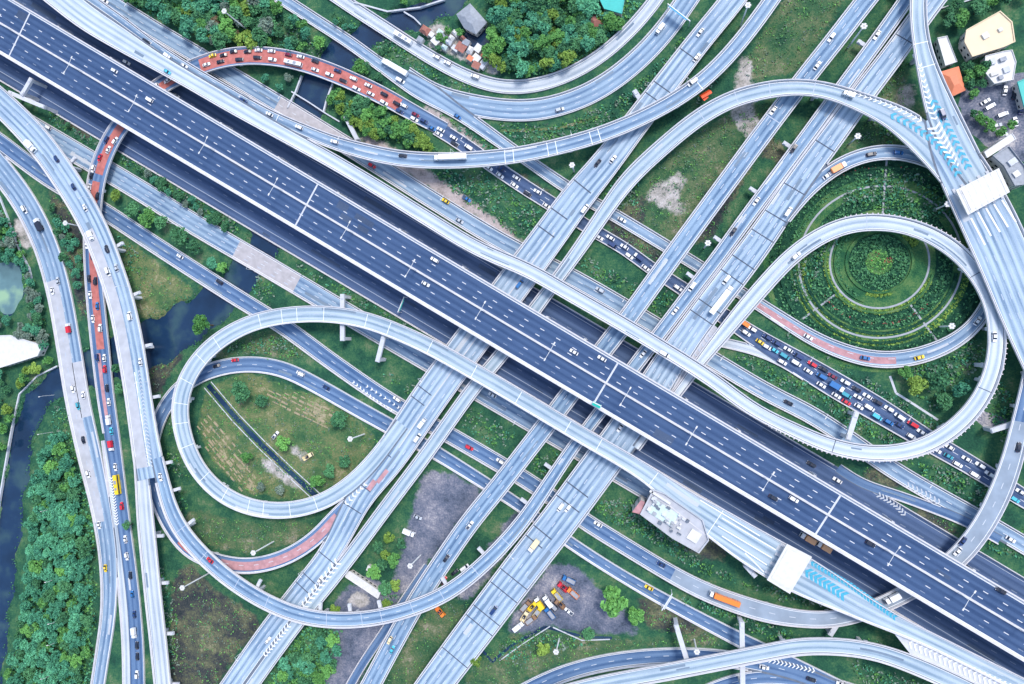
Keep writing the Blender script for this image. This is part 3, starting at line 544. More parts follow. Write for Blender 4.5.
# ------------------------------------------------------------------ arrows, chevrons, gores
def paint_children(r, name, fn, mats):
    mb = MB(); fn(mb); return mb.build(name, mats, r.root)
def chevs(mb, pts, z, n, half, depth, wid, mi=0, point=1):
    """a row of V marks: pts = pixel path"""
    P = np.array([G(x, y, z)[:2] for x, y in pts]); s = np.r_[0, np.cumsum(np.hypot(*np.diff(P, axis=0).T))]
    for i in range(n):
        t = (i + .5) / n * s[-1]; h = half if np.isscalar(half) else half[0] + (half[1] - half[0]) * i / max(1, n - 1)
        c = np.array([np.interp(t, s, P[:, 0]), np.interp(t, s, P[:, 1])]); c2 = np.array([np.interp(t + 1, s, P[:, 0]), np.interp(t + 1, s, P[:, 1])])
        c1 = np.array([np.interp(t - 1, s, P[:, 0]), np.interp(t - 1, s, P[:, 1])]); d = c2 - c1; d /= np.hypot(*d) + 1e-9; d = d * point; nn = np.array((-d[1], d[0]))
        for sd in (1, -1):
            a = c + d * depth; b = c + nn * sd * h; q = [a, a - d * wid, b - d * wid, b]
            mb.quad(*[(v[0], v[1], z) for v in q], mi)
WP, CP = MT['white_paint'], MT['cyan_paint']
Rr, Ll, Xp, Qq, Ss = ROADS['R'], ROADS['L'], ROADS['XP'], ROADS['Q'], ROADS['S']
ZR = 14.22
def f(mb):
    chevs(mb, [(919.5, 62), (924, 82), (930, 104), (936, 120)], ZR + .02, 11, (.9, 1.9), 1.2, .9, 0)
    chevs(mb, [(852, 92.5), (880, 102), (902, 110.5), (922, 121)], ZR + .03, 14, (.9, 1.6), 1.2, .8, 0)
    chevs(mb, [(933, 124), (942, 139), (951, 156), (957, 168)], ZR + .04, 9, (3.4, 1.6), 1.8, 1.1, 0)
    chevs(mb, [(890, 114), (912, 125), (932, 139), (947, 156), (959, 176)], ZR + .05, 14, 1.8, 1.4, 1.6, 1, -1)
    chevs(mb, [(932, 99), (941, 115), (950, 132), (969, 169)], ZR + .06, 12, 1.8, 1.4, 1.6, 1, -1)
paint_children(Rr, 'chevron_marking', f, [WP, CP])
def f(mb):
    z = 14.17
    chevs(mb, [(806, 571), (820, 580), (846, 597)], z, 9, 2.6, 1.8, 1.8, 1, -1)
    chevs(mb, [(811, 562), (850, 585), (896, 618)], z, 26, 1.5, 1.1, 1.5, 1, -1)
paint_children(Ll, 'chevron_marking', f, [WP, CP])
def f(mb):
    z = 14.17
    chevs(mb, [(910, 643), (930, 652), (960, 667), (1010, 690)], z, 20, (2.6, 3.2), 2.0, .9, 0, -1)
def slab(r, name, poly, z, mat='white_deck'):
    mb = MB(); mb.prism([tuple(G(x, y, z)[:2]) for x, y in poly], z - 1.2, z); return mb.build(name, MT[mat], r.root)
slab(Ll, 'gore_slab', [(893, 632), (902, 628), (925, 638), (960, 655), (1020, 686), (1000, 695), (955, 676), (912, 656)], 13.88, 'kerb')
slab(ROADS['D1'], 'gore_slab', [(345, 546), (352, 551), (340, 568), (326, 587), (310, 609), (292, 632), (270, 660), (252, 686), (240, 686), (256, 658), (278, 626), (296, 604), (312, 582), (328, 562)], 7.03, 'pale_lane')
slab(ROADS['D4'], 'gore_slab', [(713, 324), (720, 330), (706, 352), (690, 376), (672, 398), (664, 392), (682, 368), (698, 346)], 7.03, 'pale_lane')
paint_children(Ll, 'chevron_marking', f, [WP, CP])
def f(mb): chevs(mb, [(139, 370), (143, 400), (146, 430), (150, 468)], 13.25, 26, (.9, 2.0), 1.3, .7, 0, -1)
paint_children(Xp, 'chevron_marking', f, [MT['faint_white'], CP])
def f(mb):
    z = 7.2
    chevs(mb, [(339, 560), (319, 586), (303, 607)], z, 11, 2.6, 1.8, 1.2, 0)
    chevs(mb, [(367, 482), (353, 496), (345, 505)], z, 6, 1.6, 1.2, .9, 0)
    chevs(mb, [(290, 624), (264, 656)], z + .02, 10, 1.7, 1.4, .9, 0)
paint_children(ROADS['D1'], 'chevron_marking', f, [WP, CP])
def f(mb): chevs(mb, [(712, 333), (700, 350), (690, 362), (668, 388)], 7.2, 12, 1.4, 1.1, .8, 0)
paint_children(ROADS['D4'], 'chevron_marking', f, [MT['faint_paint'], CP])
def f(mb):
    chevs(mb, [(905, 484), (925, 494), (940, 503)], .34, 8, 1.6, 1.3, .8, 0)
    chevs(mb, [(877, 494), (895, 504), (905, 515)], .34, 9, 1.5, 1.3, .8, 0)
paint_children(ROADS['SLIP'], 'chevron_marking', f, [MT['faint_white'], CP])
def f(mb):
    chevs(mb, [(352, 381), (375, 400), (393, 412)], .36, 12, .9, .8, .8, 0); chevs(mb, [(365, 385), (385, 398), (405, 412)], .36, 9, .9, .8, .8, 0)
paint_children(ROADS['F3'], 'chevron_marking', f, [WP, CP])
def f(mb): chevs(mb, [(111, 476), (114, 500), (117, 525)], .32, 18, 1.5, 1.2, .7, 0)
paint_children(ROADS['E3'], 'chevron_marking', f, [WP, CP])
def f(mb): chevs(mb, [(768, 660), (790, 665), (815, 671)], .36, 12, 1.4, 1.1, .7, 0)
paint_children(ROADS['Y'], 'chevron_marking', f, [WP, CP])

# ------------------------------------------------------------------ ground, canal, patches
def jag(poly, z, amp=1.2, step=5.0):
    """pixel outline -> plan outline with a natural uneven edge"""
    P = [G(x, y, z)[:2] for x, y in poly]; out = []
    for a, b in zip(P, P[1:] + P[:1]):
        d = b - a; l = np.hypot(*d); n = max(1, int(l / step)); nn = np.array((-d[1], d[0])) / (l + 1e-9)
        for i in range(n): out.append(tuple(a + d * i / n + nn * rng.uniform(-amp, amp) * (1 if i else .5)))
    return out
PZ = [0.004]
def sheet(name, poly, mat, label, amp=1.2, z=None, cat='ground'):
    if z is None: PZ[0] += 0.0021; z = PZ[0]
    pts = jag(poly, z, amp); bm = bmesh.new(); vs = [bm.verts.new((p[0], p[1], z)) for p in pts]; fc = bm.faces.new(vs)
    if fc.normal.z < 0: fc.normal_flip()
    bmesh.ops.triangulate(bm, faces=[fc]); me = bpy.data.meshes.new(name); bm.to_mesh(me); bm.free(); me.materials.append(mat)
    o = bpy.data.objects.new(name, me); COL.objects.link(o); return tag(o, label, cat, kind='structure')
ZP = [
    ([(640, 188), (690, 138), (735, 112), (775, 98), (779, 110), (700, 215), (662, 262), (630, 245), (603, 217)], 'field', 'rough field between the diagonals'),
    ([(733, 82), (790, -10), (852, -10), (795, 74), (762, 78)], 'field', 'khaki field at the top between two ramps'),
    ([(872, 100), (905, 60), (909, 105), (880, 118)], 'field', 'field beside the top right ramp'),
    ([(846, 142), (880, 110), (920, 150), (890, 146)], 'field', 'grass inside the small top right triangle'),
    ([(205, 392), (240, 372), (290, 386), (340, 408), (379, 440), (340, 485), (300, 500), (250, 494), (215, 465), (197, 430)], 'tan', 'dry grass inside the grey loop'),
    ([(210, 345), (240, 335), (300, 328), (322, 352), (290, 360), (250, 352), (215, 360)], 'field', 'grass between the loop ramp and the low loop road'),
    ([(172, 580), (190, 562), (215, 590), (250, 612), (264, 622), (236, 655), (215, 690), (168, 690)], 'brown', 'brown scrub below the curved ramp'),
    ([(180, 512), (206, 512), (250, 524), (302, 520), (320, 528), (286, 545), (250, 553), (215, 548), (192, 535)], 'field', 'grass inside the low red ramp'),
    ([(425, 470), (452, 474), (486, 491), (460, 522), (430, 560), (418, 587), (385, 602), (400, 560), (410, 520)], 'lot', 'blue grey gravel yard between the diagonals'),
    ([(512, 515), (530, 500), (545, 505), (500, 560), (470, 600), (455, 600), (480, 560)], 'lot', 'bare gravel under the curved ramp'),
    ([(505, 628), (530, 590), (552, 562), (580, 568), (600, 588), (622, 610), (640, 634), (592, 634), (552, 626), (520, 636)], 'lot', 'gravel yard with parked lorries'),
    ([(335, 596), (372, 575), (400, 600), (378, 640), (356, 690), (322, 690), (328, 650)], 'lot', 'grey paved yard under the viaduct'),
    ([(478, 662), (520, 630), (560, 632), (640, 640), (700, 632), (735, 645), (640, 646), (560, 664), (500, 690), (460, 690)], 'field', 'light green field at the bottom'),
    ([(432, 600), (470, 602), (412, 690), (380, 690)], 'field', 'strip of grass between the diagonals at the bottom'),
    ([(640, 590), (664, 606), (730, 640), (690, 634), (650, 628), (640, 612)], 'brown', 'bare brown slope above the bottom road'),
    ([(118, 236), (150, 256), (186, 284), (196, 293), (176, 307), (160, 318), (140, 318), (126, 280)], 'tan', 'dry grass bank beside the canal'),
    ([(46, 185), (62, 200), (84, 235), (90, 300), (86, 330), (76, 300), (62, 240)], 'brown', 'scrubby ground between the left roads'),
    ([(352, 131), (372, 138), (402, 152), (430, 171), (470, 199), (515, 234), (532, 249), (515, 247), (470, 214), (440, 194), (405, 173), (372, 154)], 'pink', 'bare pinkish dirt strip above the frontage road'),
    ([(415, 108), (432, 106), (470, 136), (498, 155), (480, 152), (450, 132)], 'pink', 'dirt strip beside the jammed road'),
    ([(500, 163), (530, 178), (560, 200), (545, 200), (515, 180)], 'brown', 'dirt strip between two roads'),
    ([(612, 225), (650, 245), (690, 270), (680, 275), (640, 252), (610, 234)], 'brown', 'dark strip between two roads'),
    ([(640, 195), (668, 178), (682, 170), (686, 180), (676, 200), (690, 215), (680, 219), (664, 208), (650, 202)], 'sand', 'pale sand patch in the field'),
    ([(730, 113), (745, 100), (757, 112), (748, 140), (735, 126)], 'sand', 'pale sand near the orange panel'),
    ([(895, 88), (912, 84), (918, 105), (903, 106)], 'sand', 'pale ground under the top right ramp'),
    ([(12, 222), (30, 218), (38, 244), (26, 250), (16, 240)], 'sand', 'pale paved patch beside the left road'),
    ([(425, 28), (440, 22), (480, 55), (505, 66), (500, 78), (470, 62), (430, 46)], 'sand', 'trodden ground around the shacks'),
    ([(738, 58), (752, 60), (750, 100), (768, 150), (752, 150), (738, 100)], 'sand', 'worn bare strip in the top field'),
    ([(760, 128), (790, 150), (782, 168), (756, 150)], 'brown', 'bare brown patch between two diagonals'),
    ([(740, 150), (756, 160), (716, 230), (690, 250), (700, 200)], 'brown', 'bare strip along the third diagonal'),
    ([(600, 218), (620, 212), (650, 190), (640, 230), (660, 260), (630, 246)], 'brown', 'dull grass at the lower corner of the field'),
    ([(140, 366), (175, 345), (185, 356), (165, 380), (160, 400), (150, 392)], 'brown', 'brown slope between the canal and the loops'),
    ([(262, 456), (300, 480), (308, 492), (290, 486), (262, 468)], 'sand', 'dry bare ground beside the ditch'),
    ([(280, 436), (300, 448), (316, 462), (300, 462)], 'sand', 'bare worn ground in the loop field'),
    ([(352, 590), (372, 596), (366, 610), (345, 604)], 'sand', 'pale worn ground beside the lean-to roof'),
    ([(60, 108), (96, 132), (92, 142), (58, 120)], 'brown', 'scrubby strip at upper left'),
    ([(108, 268), (118, 270), (128, 330), (112, 330)], 'brown', 'dirt strip between flyover and ramp'),
    ([(962, 90), (985, 78), (1030, 72), (1030, 150), (995, 142), (975, 118), (958, 106)], 'lot', 'grey car park at top right'),
    ([(960, 100), (972, 115), (990, 135), (1030, 150), (1030, 165), (985, 146), (962, 125)], 'lot', 'curving access drive at top right'),
    ([(975, 395), (985, 412), (1010, 420), (1010, 432), (985, 428), (968, 412)], 'lot', 'curved drive inside the right loop'),
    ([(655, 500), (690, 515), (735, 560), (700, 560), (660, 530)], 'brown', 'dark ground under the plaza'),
    ([(870, 462), (880, 470), (912, 490), (900, 492), (862, 478)], 'brown', 'dark rough strip beside the slip lane'),
    ([(905, 500), (945, 520), (965, 535), (948, 538), (915, 518)], 'brown', 'rough verge between the right hand lanes')]
# ground sheet with the canal cut through it: grid cells dip below the water along the canal
CANAL = [(478, -30, 24), (440, 10, 24), (400, 22, 20), (368, 34, 22), (338, 56, 30), (313, 92, 33), (295, 140, 33), (276, 215, 33), (262, 250, 32), (236, 285, 33), (195, 320, 42), (150, 346, 48), (110, 362, 42), (74, 376, 30), (48, 388, 27), (30, 412, 25), (21, 450, 25), (13, 500, 27), (5, 560, 29), (-4, 620, 31), (-12, 690, 32), (-16, 740, 32)]
mb = MB(); mb.quad((-1500, -1500, -1.45), (1500, -1500, -1.45), (1500, 1500, -1.45), (-1500, 1500, -1.45))
cp = [G(x, y, -1.4) for x, y, w in CANAL]; sc_ = .585
ring = []
CS = []
for i in range(len(CANAL) - 1):
    for t in np.linspace(0, 1, 8, endpoint=False):
        CS.append((*(cp[i] * (1 - t) + cp[i + 1] * t)[:2], (CANAL[i][2] * (1 - t) + CANAL[i + 1][2] * t) * .60 / 2))
CS = np.array(CS)
for c in range(3): CS[3:-3, c] = np.convolve(CS[:, c], np.ones(7) / 7, 'valid')
pond_c = G(8, 287, -1.4)[:2]
def canal_d(X, Y):
    d = np.full(X.shape, 1e9)
    for x, y, h in CS: d = np.minimum(d, np.hypot(X - x, Y - y) - h)
    d = d + 1.3 * np.sin(X * .21 + Y * .13) + .9 * np.sin(X * .47 - Y * .39) + .5 * np.sin(Y * .9 + X * .7)
    e = 1.2 * np.sin(np.arctan2(Y - pond_c[1], X - pond_c[0]) * 5) + np.hypot((X - pond_c[0]) / 1.0, (Y - pond_c[1]) / 1.5) - 11.5
    c2 = G(858 - 860 + 478, 38, 0)[:2]
    e2 = np.hypot((X - c2[0]) / 1.0, (Y - c2[1]) / 1.1) - 7
    return np.minimum(d, np.minimum(e, e2))
def zones(me, X, Y):
    for zn in ZONES:
        M_k = np.zeros(X.shape)
        for poly, m_, lab in ZP:
            if m_ != zn or 'car park' in lab or 'drive' in lab: continue
            P = np.array([G(x, y, 0)[:2] for x, y in poly]); c = np.zeros(X.shape, bool); j = len(P) - 1
            for i in range(len(P)):
                c ^= ((P[i, 1] > Y) != (P[j, 1] > Y)) & (X < (P[j, 0] - P[i, 0]) * (Y - P[i, 1]) / (P[j, 1] - P[i, 1] + 1e-9) + P[i, 0]); j = i
            M_k[c] = 1
        for _ in range(3):
            for ax in (0, 1): M_k = (np.roll(M_k, 1, ax) + M_k + np.roll(M_k, -1, ax)) / 3
        at = me.attributes.new('zone_' + zn, 'FLOAT', 'POINT'); at.data.foreach_set('value', M_k.ravel().astype(np.float32))
def grid(name, x0, x1, y0, y1, st, mat, label):
    xs = np.arange(x0, x1 + .1, st); ys = np.arange(y0, y1 + .1, st); X, Y = np.meshgrid(xs, ys)
    D = canal_d(X, Y); Z = np.clip((D + 0.2) / 2.2, 0, 1) * 2.6 - 2.6
    nx, ny = len(xs), len(ys); v = np.column_stack([X.ravel(), Y.ravel(), Z.ravel()])
    i = (np.arange(ny - 1)[:, None] * nx + np.arange(nx - 1)[None]).ravel(); f = np.column_stack([i, i + 1, i + nx + 1, i + nx])
    me = bpy.data.meshes.new(name); me.from_pydata(v.tolist(), [], f.tolist()); me.materials.append(mat); me.polygons.foreach_set('use_smooth', [True] * len(f)); me.update(); zones(me, X, Y)
    o = bpy.data.objects.new(name, me); COL.objects.link(o); return tag(o, label, 'ground', kind='structure')
gx0, gx1, gy0, gy1 = -560, 330, -280, 280
grid('ground', gx0, gx1, gy0, gy1, 2.0, GROUND, 'grassy ground under the whole interchange')
mb2 = MB()
for a in ((-1500, -1500, gx0, 1500), (gx1, -1500, 1500, 1500), (gx0, -1500, gx1, gy0), (gx0, gy1, gx1, 1500)):
    mb2.quad((a[0], a[1], 0), (a[2], a[1], 0), (a[2], a[3], 0), (a[0], a[3], 0))
tag(mb2.build('terrain', GR), 'grassy land beyond the interchange', 'ground', kind='structure')
mb = MB(); q = [(-540, -270), (-60, -270), (-60, 270), (-540, 270)]; mb.quad(*[(x, y, -1.4) for x, y in q])
tag(mb.build('water', WATER), 'dark blue canal water', 'water', kind='structure')
pc = [(pond_c[0] + 12.5 * math.cos(t), pond_c[1] + 19 * math.sin(t)) for t in np.linspace(0, 2 * math.pi, 25)[:-1]]
mb = MB(); mb.v = [(x, y, -1.3) for x, y in pc]; mb.f = [tuple(range(24))]; mb.m = [0]; tag(mb.build('pond', POND), 'pale green pond at the left edge', 'water', kind='structure')
for poly, lab in [z[::2] for z in ZP if 'car park' in z[2] or 'drive' in z[2]]: sheet('pavement', poly, LOT, lab, .5)
# furrows of dry grass inside the loop
mb = MB()
for (a, b, n, sp) in (((208, 415), (262, 478), 4, 6.5), ((272, 382), (338, 414), 5, 5.0), ((212, 440), (250, 485), 3, 6)):
    A, B = G(*a), G(*b); d = B - A; l = np.hypot(*d[:2]); d /= l; nn = np.array((-d[1], d[0], 0))
    for i in range(n):
        for j in range(9):
            if rng.random() < .8:
                o = A + nn * (-i * sp * .55 + rng.uniform(-.3, .3)) + d * (l * j / 9); e = d * l / 9 * rng.uniform(.5, 1.0); w = nn * rng.uniform(.3, .8)
                mb.quad(*[(v[0], v[1], .09 + .0003 * (i * 9 + j)) for v in (o - w, o - w + e, o + w * .7 + e, o + w)])
tag(mb.build('dry_furrow', plain('dry furrow', (0.36, 0.30, 0.20), .95, 0, .3, .5), None), 'pale dry furrows in the loop field', 'grass', kind='stuff')
# ditches
def ribbon(name, pts, w, z, mat, label, cat, kind='structure', thick=None):
    P = [G(x, y, z) for x, y in pts]; mb = MB()
    for k in range(len(P) - 1):
        d = P[k + 1] - P[k]; d /= np.hypot(*d[:2]); n = np.array((-d[1], d[0], 0)) * w / 2
        if thick is None: mb.quad(*[tuple(v) for v in (P[k] - n, P[k + 1] - n, P[k + 1] + n, P[k] + n)])
        else:
            c = (P[k] + P[k + 1]) / 2; mb.box((c[0], c[1], z + thick / 2), (np.hypot(*(P[k + 1] - P[k])[:2]) + w * .9, w, thick), math.atan2(d[1], d[0]))
    return tag(mb.build(name, mat), label, cat, kind=kind)
ribbon('water', [(208, 385), (236, 418), (262, 445), (290, 472), (316, 496)], 3.2, .12, WATER, 'narrow dark drainage ditch through the loop field', 'water')
for sgn in (1, -1):
    P = [(208 + 3.4 * sgn, 385 - 3 * sgn), (236 + 3.4 * sgn, 418 - 3 * sgn), (262 + 3.4 * sgn, 445 - 3 * sgn), (290 + 3.4 * sgn, 472 - 3 * sgn), (316 + 3.4 * sgn, 496 - 3 * sgn)]
    ribbon('kerb', P, .5, .1, MT['kerb'], 'pale concrete edge of the drainage ditch', 'kerb', thick=.3)
ribbon('water', [(478, 645), (492, 662), (512, 645), (545, 627), (585, 637), (612, 638)], 1.6, .12, WATER, 'thin ditch beside the lorry yard', 'water')
ribbon('path', [(500, 131), (530, 130), (560, 128), (600, 116)], 1.6, .1, TAN, 'thin tan path in the verge at top', 'path')
ribbon('path', [(890, 376), (896, 393), (915, 405), (938, 420)], 1.2, .1, MT['kerb'], 'thin pale path inside the garden loop', 'path')
# canal embankment walls
def wall(pts, h, t, label, mat='kerb', name='wall', z0=0.0, cat='wall'):
    P = [G(x, y, z0) for x, y in pts]; mb = MB()
    i = 0; n = len(P)
    for k in range(n):
        d = P[min(k + 1, n - 1)] - P[max(k - 1, 0)]; d /= np.hypot(*d[:2]); nn = np.array((-d[1], d[0], 0)) * t / 2
        for q in (P[k] - nn, P[k] + nn):
            mb.v += [(q[0], q[1], z0 - .8), (q[0], q[1], z0 + h)]
    for k in range(n - 1):
        a = k * 4; b = a + 4
        for f in ((a, b, b + 1, a + 1), (a + 2, a + 3, b + 3, b + 2), (a + 1, b + 1, b + 3, a + 3)): mb.f.append(f); mb.m.append(0)
    mb.f += [(0, 1, 3, 2), (4 * n - 4, 4 * n - 2, 4 * n - 1, 4 * n - 3)]; mb.m += [0, 0]
    return tag(mb.build(name, MT[mat]), label, cat)
wall([(58, 366), (38, 376), (20, 394), (12, 430), (5, 470), (0, 500), (-6, 540)], .9, .9, 'pale embankment wall on the left bank of the canal')
wall([(302, 76), (296, 92), (288, 108)], .9, 1.0, 'pale bank wall left of the small canal basin under the red ramp')
wall([(333, 84), (327, 100), (324, 112)], .9, 1.0, 'pale bank wall right of the small canal basin under the red ramp')
wall([(292, 92), (310, 103), (325, 113), (340, 122)], 1.0, .8, 'pale beam edging the lower side of the canal basin')
wall([(355, 3), (388, 12), (420, 8), (445, 0)], 1.0, .9, 'thin pale wall along the top canal')
wall([(404, 12), (414, 18), (421, 25)], .6, .8, 'thin footbridge beam across the top canal', 'kerb', 'footbridge', .5, 'footbridge')
wall([(500, 660), (522, 644), (550, 626)], .7, .5, 'low pale wall left of the lorry yard')
wall([(553, 627), (582, 640), (610, 639)], .7, .5, 'low pale wall below the lorry yard')
wall([(930, 12), (965, 2), (1000, -10)], 1.2, .6, 'pale boundary wall at the top right corner')
wall([(0, 196), (8, 216), (18, 245), (30, 268), (34, 285)], 1.2, .8, 'pale wall along the left bank')

LOWR = [q for q in ROADS.values() if q.Z.min() < 7.5]
LX = np.vstack([q.X[q.Z < 7.5] for q in LOWR]); LH = np.concatenate([q.hw[q.Z < 7.5] for q in LOWR])
def on_road(c, m=1.2): return bool((np.hypot(LX[:, 0] - c[0], LX[:, 1] - c[1]) < LH + m).any())
# ------------------------------------------------------------------ the round garden
gc = G(879, 262, 0)
def ringmesh(mb, r0, r1, z, a0=0, a1=2 * math.pi, n=72, mi=0, h=None, jit=0):
    for k in range(n):
        t0 = a0 + (a1 - a0) * k / n; t1 = a0 + (a1 - a0) * (k + 1) / n; j = 0
        p = [(gc[0] + r * math.cos(t), gc[1] + r * math.sin(t), z) for r, t in ((r0, t0), (r1, t0), (r1, t1), (r0, t1))]
        mb.quad(*p, mi)
PXM = .585
for nm, r0, r1, z, mt, lab, cat in [('lawn', 0, 60, .03, LAWN, 'round green lawn in the garden', 'grass'), ('path', 24.6, 25.6, .06, MT['grey_concrete'], 'inner ring path of the garden', 'path'), ('path', 40.8, 41.8, .063, MT['grey_concrete'], 'outer ring path of the garden', 'path'),
                                    ('flower_bed', 7, 15.5, .055, HEDGE, 'dark planted ring in the garden centre', 'flower bed'), ('flower_bed', 28.5, 37, .05, HEDGE, 'dark planted ring between the two paths', 'flower bed'), ('flower_bed', 46, 57, .052, HEDGE, 'dark planted outermost ring', 'flower bed')]:
    mb = MB(); ringmesh(mb, r0, r1, z); tag(mb.build(nm, mt), lab, cat, kind='structure')
for a in (-56, -142, 86):
    mb = MB(); t = math.radians(a); d = np.array((math.cos(t), math.sin(t))); n = np.array((-d[1], d[0])) * .5
    p, q = gc[:2] + d * 25.5, gc[:2] + d * 58; mb.quad(*[(v[0], v[1], .07) for v in (p - n, q - n, q + n, p + n)]); tag(mb.build('path', MT['grey_concrete']), 'straight path running out from the ring path', 'path', kind='structure')
def shrub_ring(name, specs, mat, label, cat='hedge', size=.9):
    mb = MB(); 
    for r0, r1, a0, a1, n, h in specs:
        for _ in range(n):
            t = math.radians(rng.uniform(a0, a1)); r = math.sqrt(rng.uniform(r0 * r0, r1 * r1)); c = np.array((gc[0] + r * math.cos(t), gc[1] + r * math.sin(t), rng.uniform(.1, h)))
            if not on_road(c, .4): leafquad(mb, c, size)
    return tag(mb.build(name, mat), label, cat, kind='stuff')
def leafquad(mb, c, s, up=.55):
    n = Vector((rng.normal(), rng.normal(), rng.normal() + up * 2)).normalized(); a = n.orthogonal().normalized(); b = n.cross(a); t = rng.uniform(0, 6.28)
    a, b = a * math.cos(t) + b * math.sin(t), b * math.cos(t) - a * math.sin(t); sx = s * rng.uniform(.5, 1.1); sy = s * rng.uniform(.4, .8); c = Vector(c)
    mb.quad(tuple(c - a * sx), tuple(c + b * sy), tuple(c + a * sx), tuple(c - b * sy))
shrub_ring('hedge', [(7, 15, 0, 360, 1100, .7), (29.5, 36.5, 0, 360, 1700, .6), (46, 57, 0, 360, 1700, .8), (20.5, 22.5, 90, 240, 260, .5), (43.5, 45, 90, 200, 300, .5)], LEAF[0], 'low dark shrubs planted in rings in the round garden')
for hi_, (r0, r1, a0, a1) in enumerate(((16.2, 17.4, 0, 360), (22.0, 23.2, 110, 250), (27.0, 28.2, 150, 345), (38.0, 39.6, 190, 350), (43.2, 44.6, 170, 300), (50.5, 52.0, 0, 360))):
    mb = MB(); a_, b_ = math.radians(a0), math.radians(a1); n = 60
    for k in range(n):
        t0, t1 = a_ + (b_ - a_) * k / n, a_ + (b_ - a_) * (k + 1) / n; P4 = [(gc[0] + r * math.cos(t), gc[1] + r * math.sin(t)) for r, t in ((r0, t0), (r1, t0), (r1, t1), (r0, t1))]
        if on_road(np.array(P4[0]), 1.5): continue
        for q, w_ in (((0, 1, 2, 3), None), ((0, 3), 1), ((1, 2), 1)):
            if w_ is None: mb.quad(*[(*P4[i], .75) for i in q])
            else: mb.quad((*P4[q[0]], 0), (*P4[q[1]], 0), (*P4[q[1]], .75), (*P4[q[0]], .75))
    tag(mb.build('hedge', LAWN if r0 < 30 else HEDGE), ['innermost clipped hedge ring around the garden centre', 'clipped hedge arc just inside the inner ring path', 'clipped hedge arc just outside the inner ring path', 'clipped hedge arc just inside the outer ring path', 'clipped hedge arc just outside the outer ring path', 'outermost clipped hedge ring of the round garden'][hi_], 'hedge', 'clipped hedges of the round garden')
shrub_ring('hedge', [(38, 40, 180, 330, 500, .5), (26, 28.5, 170, 340, 700, .5), (42.5, 45.5, 200, 350, 500, .5), (18, 22, 25, 80, 300, .6), (16, 19, 250, 290, 120, .5)], LEAF[2], 'yellow green clipped hedges in the round garden')
shrub_ring('flower_bed', [(0, 7, 0, 360, 260, .5)], LEAF[1], 'green planting at the garden centre', 'flowers', .7)
shrub_ring('flower_bed', [(2, 6.8, -10, 30, 34, .6), (1, 6, 0, 360, 14, .55), (33, 34.2, 210, 320, 70, .9), (51, 52, 60, 120, 50, .9)], MT['flower'], 'red flowers in the round garden', 'flowers', .6)

# ------------------------------------------------------------------ trees
def crown_mesh(seed, rx=1.0, n_blob=15, n_leaf=52, leaf=.30, tall=1.0):
    global rng
    keep = rng; rng = np.random.default_rng(seed); mb = MB(); R_ = 4.0 * rx
    for b in range(n_blob):
        t = rng.uniform(0, 6.28); rr = R_ * .72 * math.sqrt(rng.uniform(0, 1)); z = 3.2 + tall * (R_ * .95 * (1 - (rr / R_) ** 2) * rng.uniform(.35, 1.0)); br = R_ * rng.uniform(.22, .40)
        c = np.array((rr * math.cos(t), rr * math.sin(t), z))
        for _ in range(n_leaf):
            d = rng.normal(size=3); d /= np.linalg.norm(d); d[2] = abs(d[2]) * .9 - .15; leafquad(mb, c + d * br * rng.uniform(.75, 1.12), leaf * 2.0 * rng.uniform(.7, 1.3), .8)
    rng = keep; return mb
def trunk_mesh(seed):
    r = random.Random(seed); mb = MB(); top = Vector((r.uniform(-.3, .3), r.uniform(-.3, .3), 3.4)); mb.tube((0, 0, -.3), top, .30, .18)
    for k in range(5):
        t = k * 1.256 + r.uniform(-.3, .3); mb.tube(top - Vector((0, 0, .4)), top + Vector((math.cos(t) * 1.9, math.sin(t) * 1.9, r.uniform(1.2, 2.2))), .13, .05, 6)
    return mb
PROTO = {}
def tree_proto(kind, var):
    key = (kind, var)
    if key not in PROTO:
        cm = crown_mesh(100 + var * 7 + kind * 31).mesh('tree_crown', LEAF[kind]); tm = trunk_mesh(var).mesh('tree_trunk', MT['trunk']); PROTO[key] = (cm, tm)
    return PROTO[key]
TREES = []
def tree(px, py, r, kind, label, group=None):
    c = G(px, py, 4.0 * r / 4)
    if on_road(c, r * (.55 if group else .1)) or (group and canal_d(np.array([c[0]]), np.array([c[1]]))[0] < .5): return
    TREES.append((r, px, py, kind, label, group))
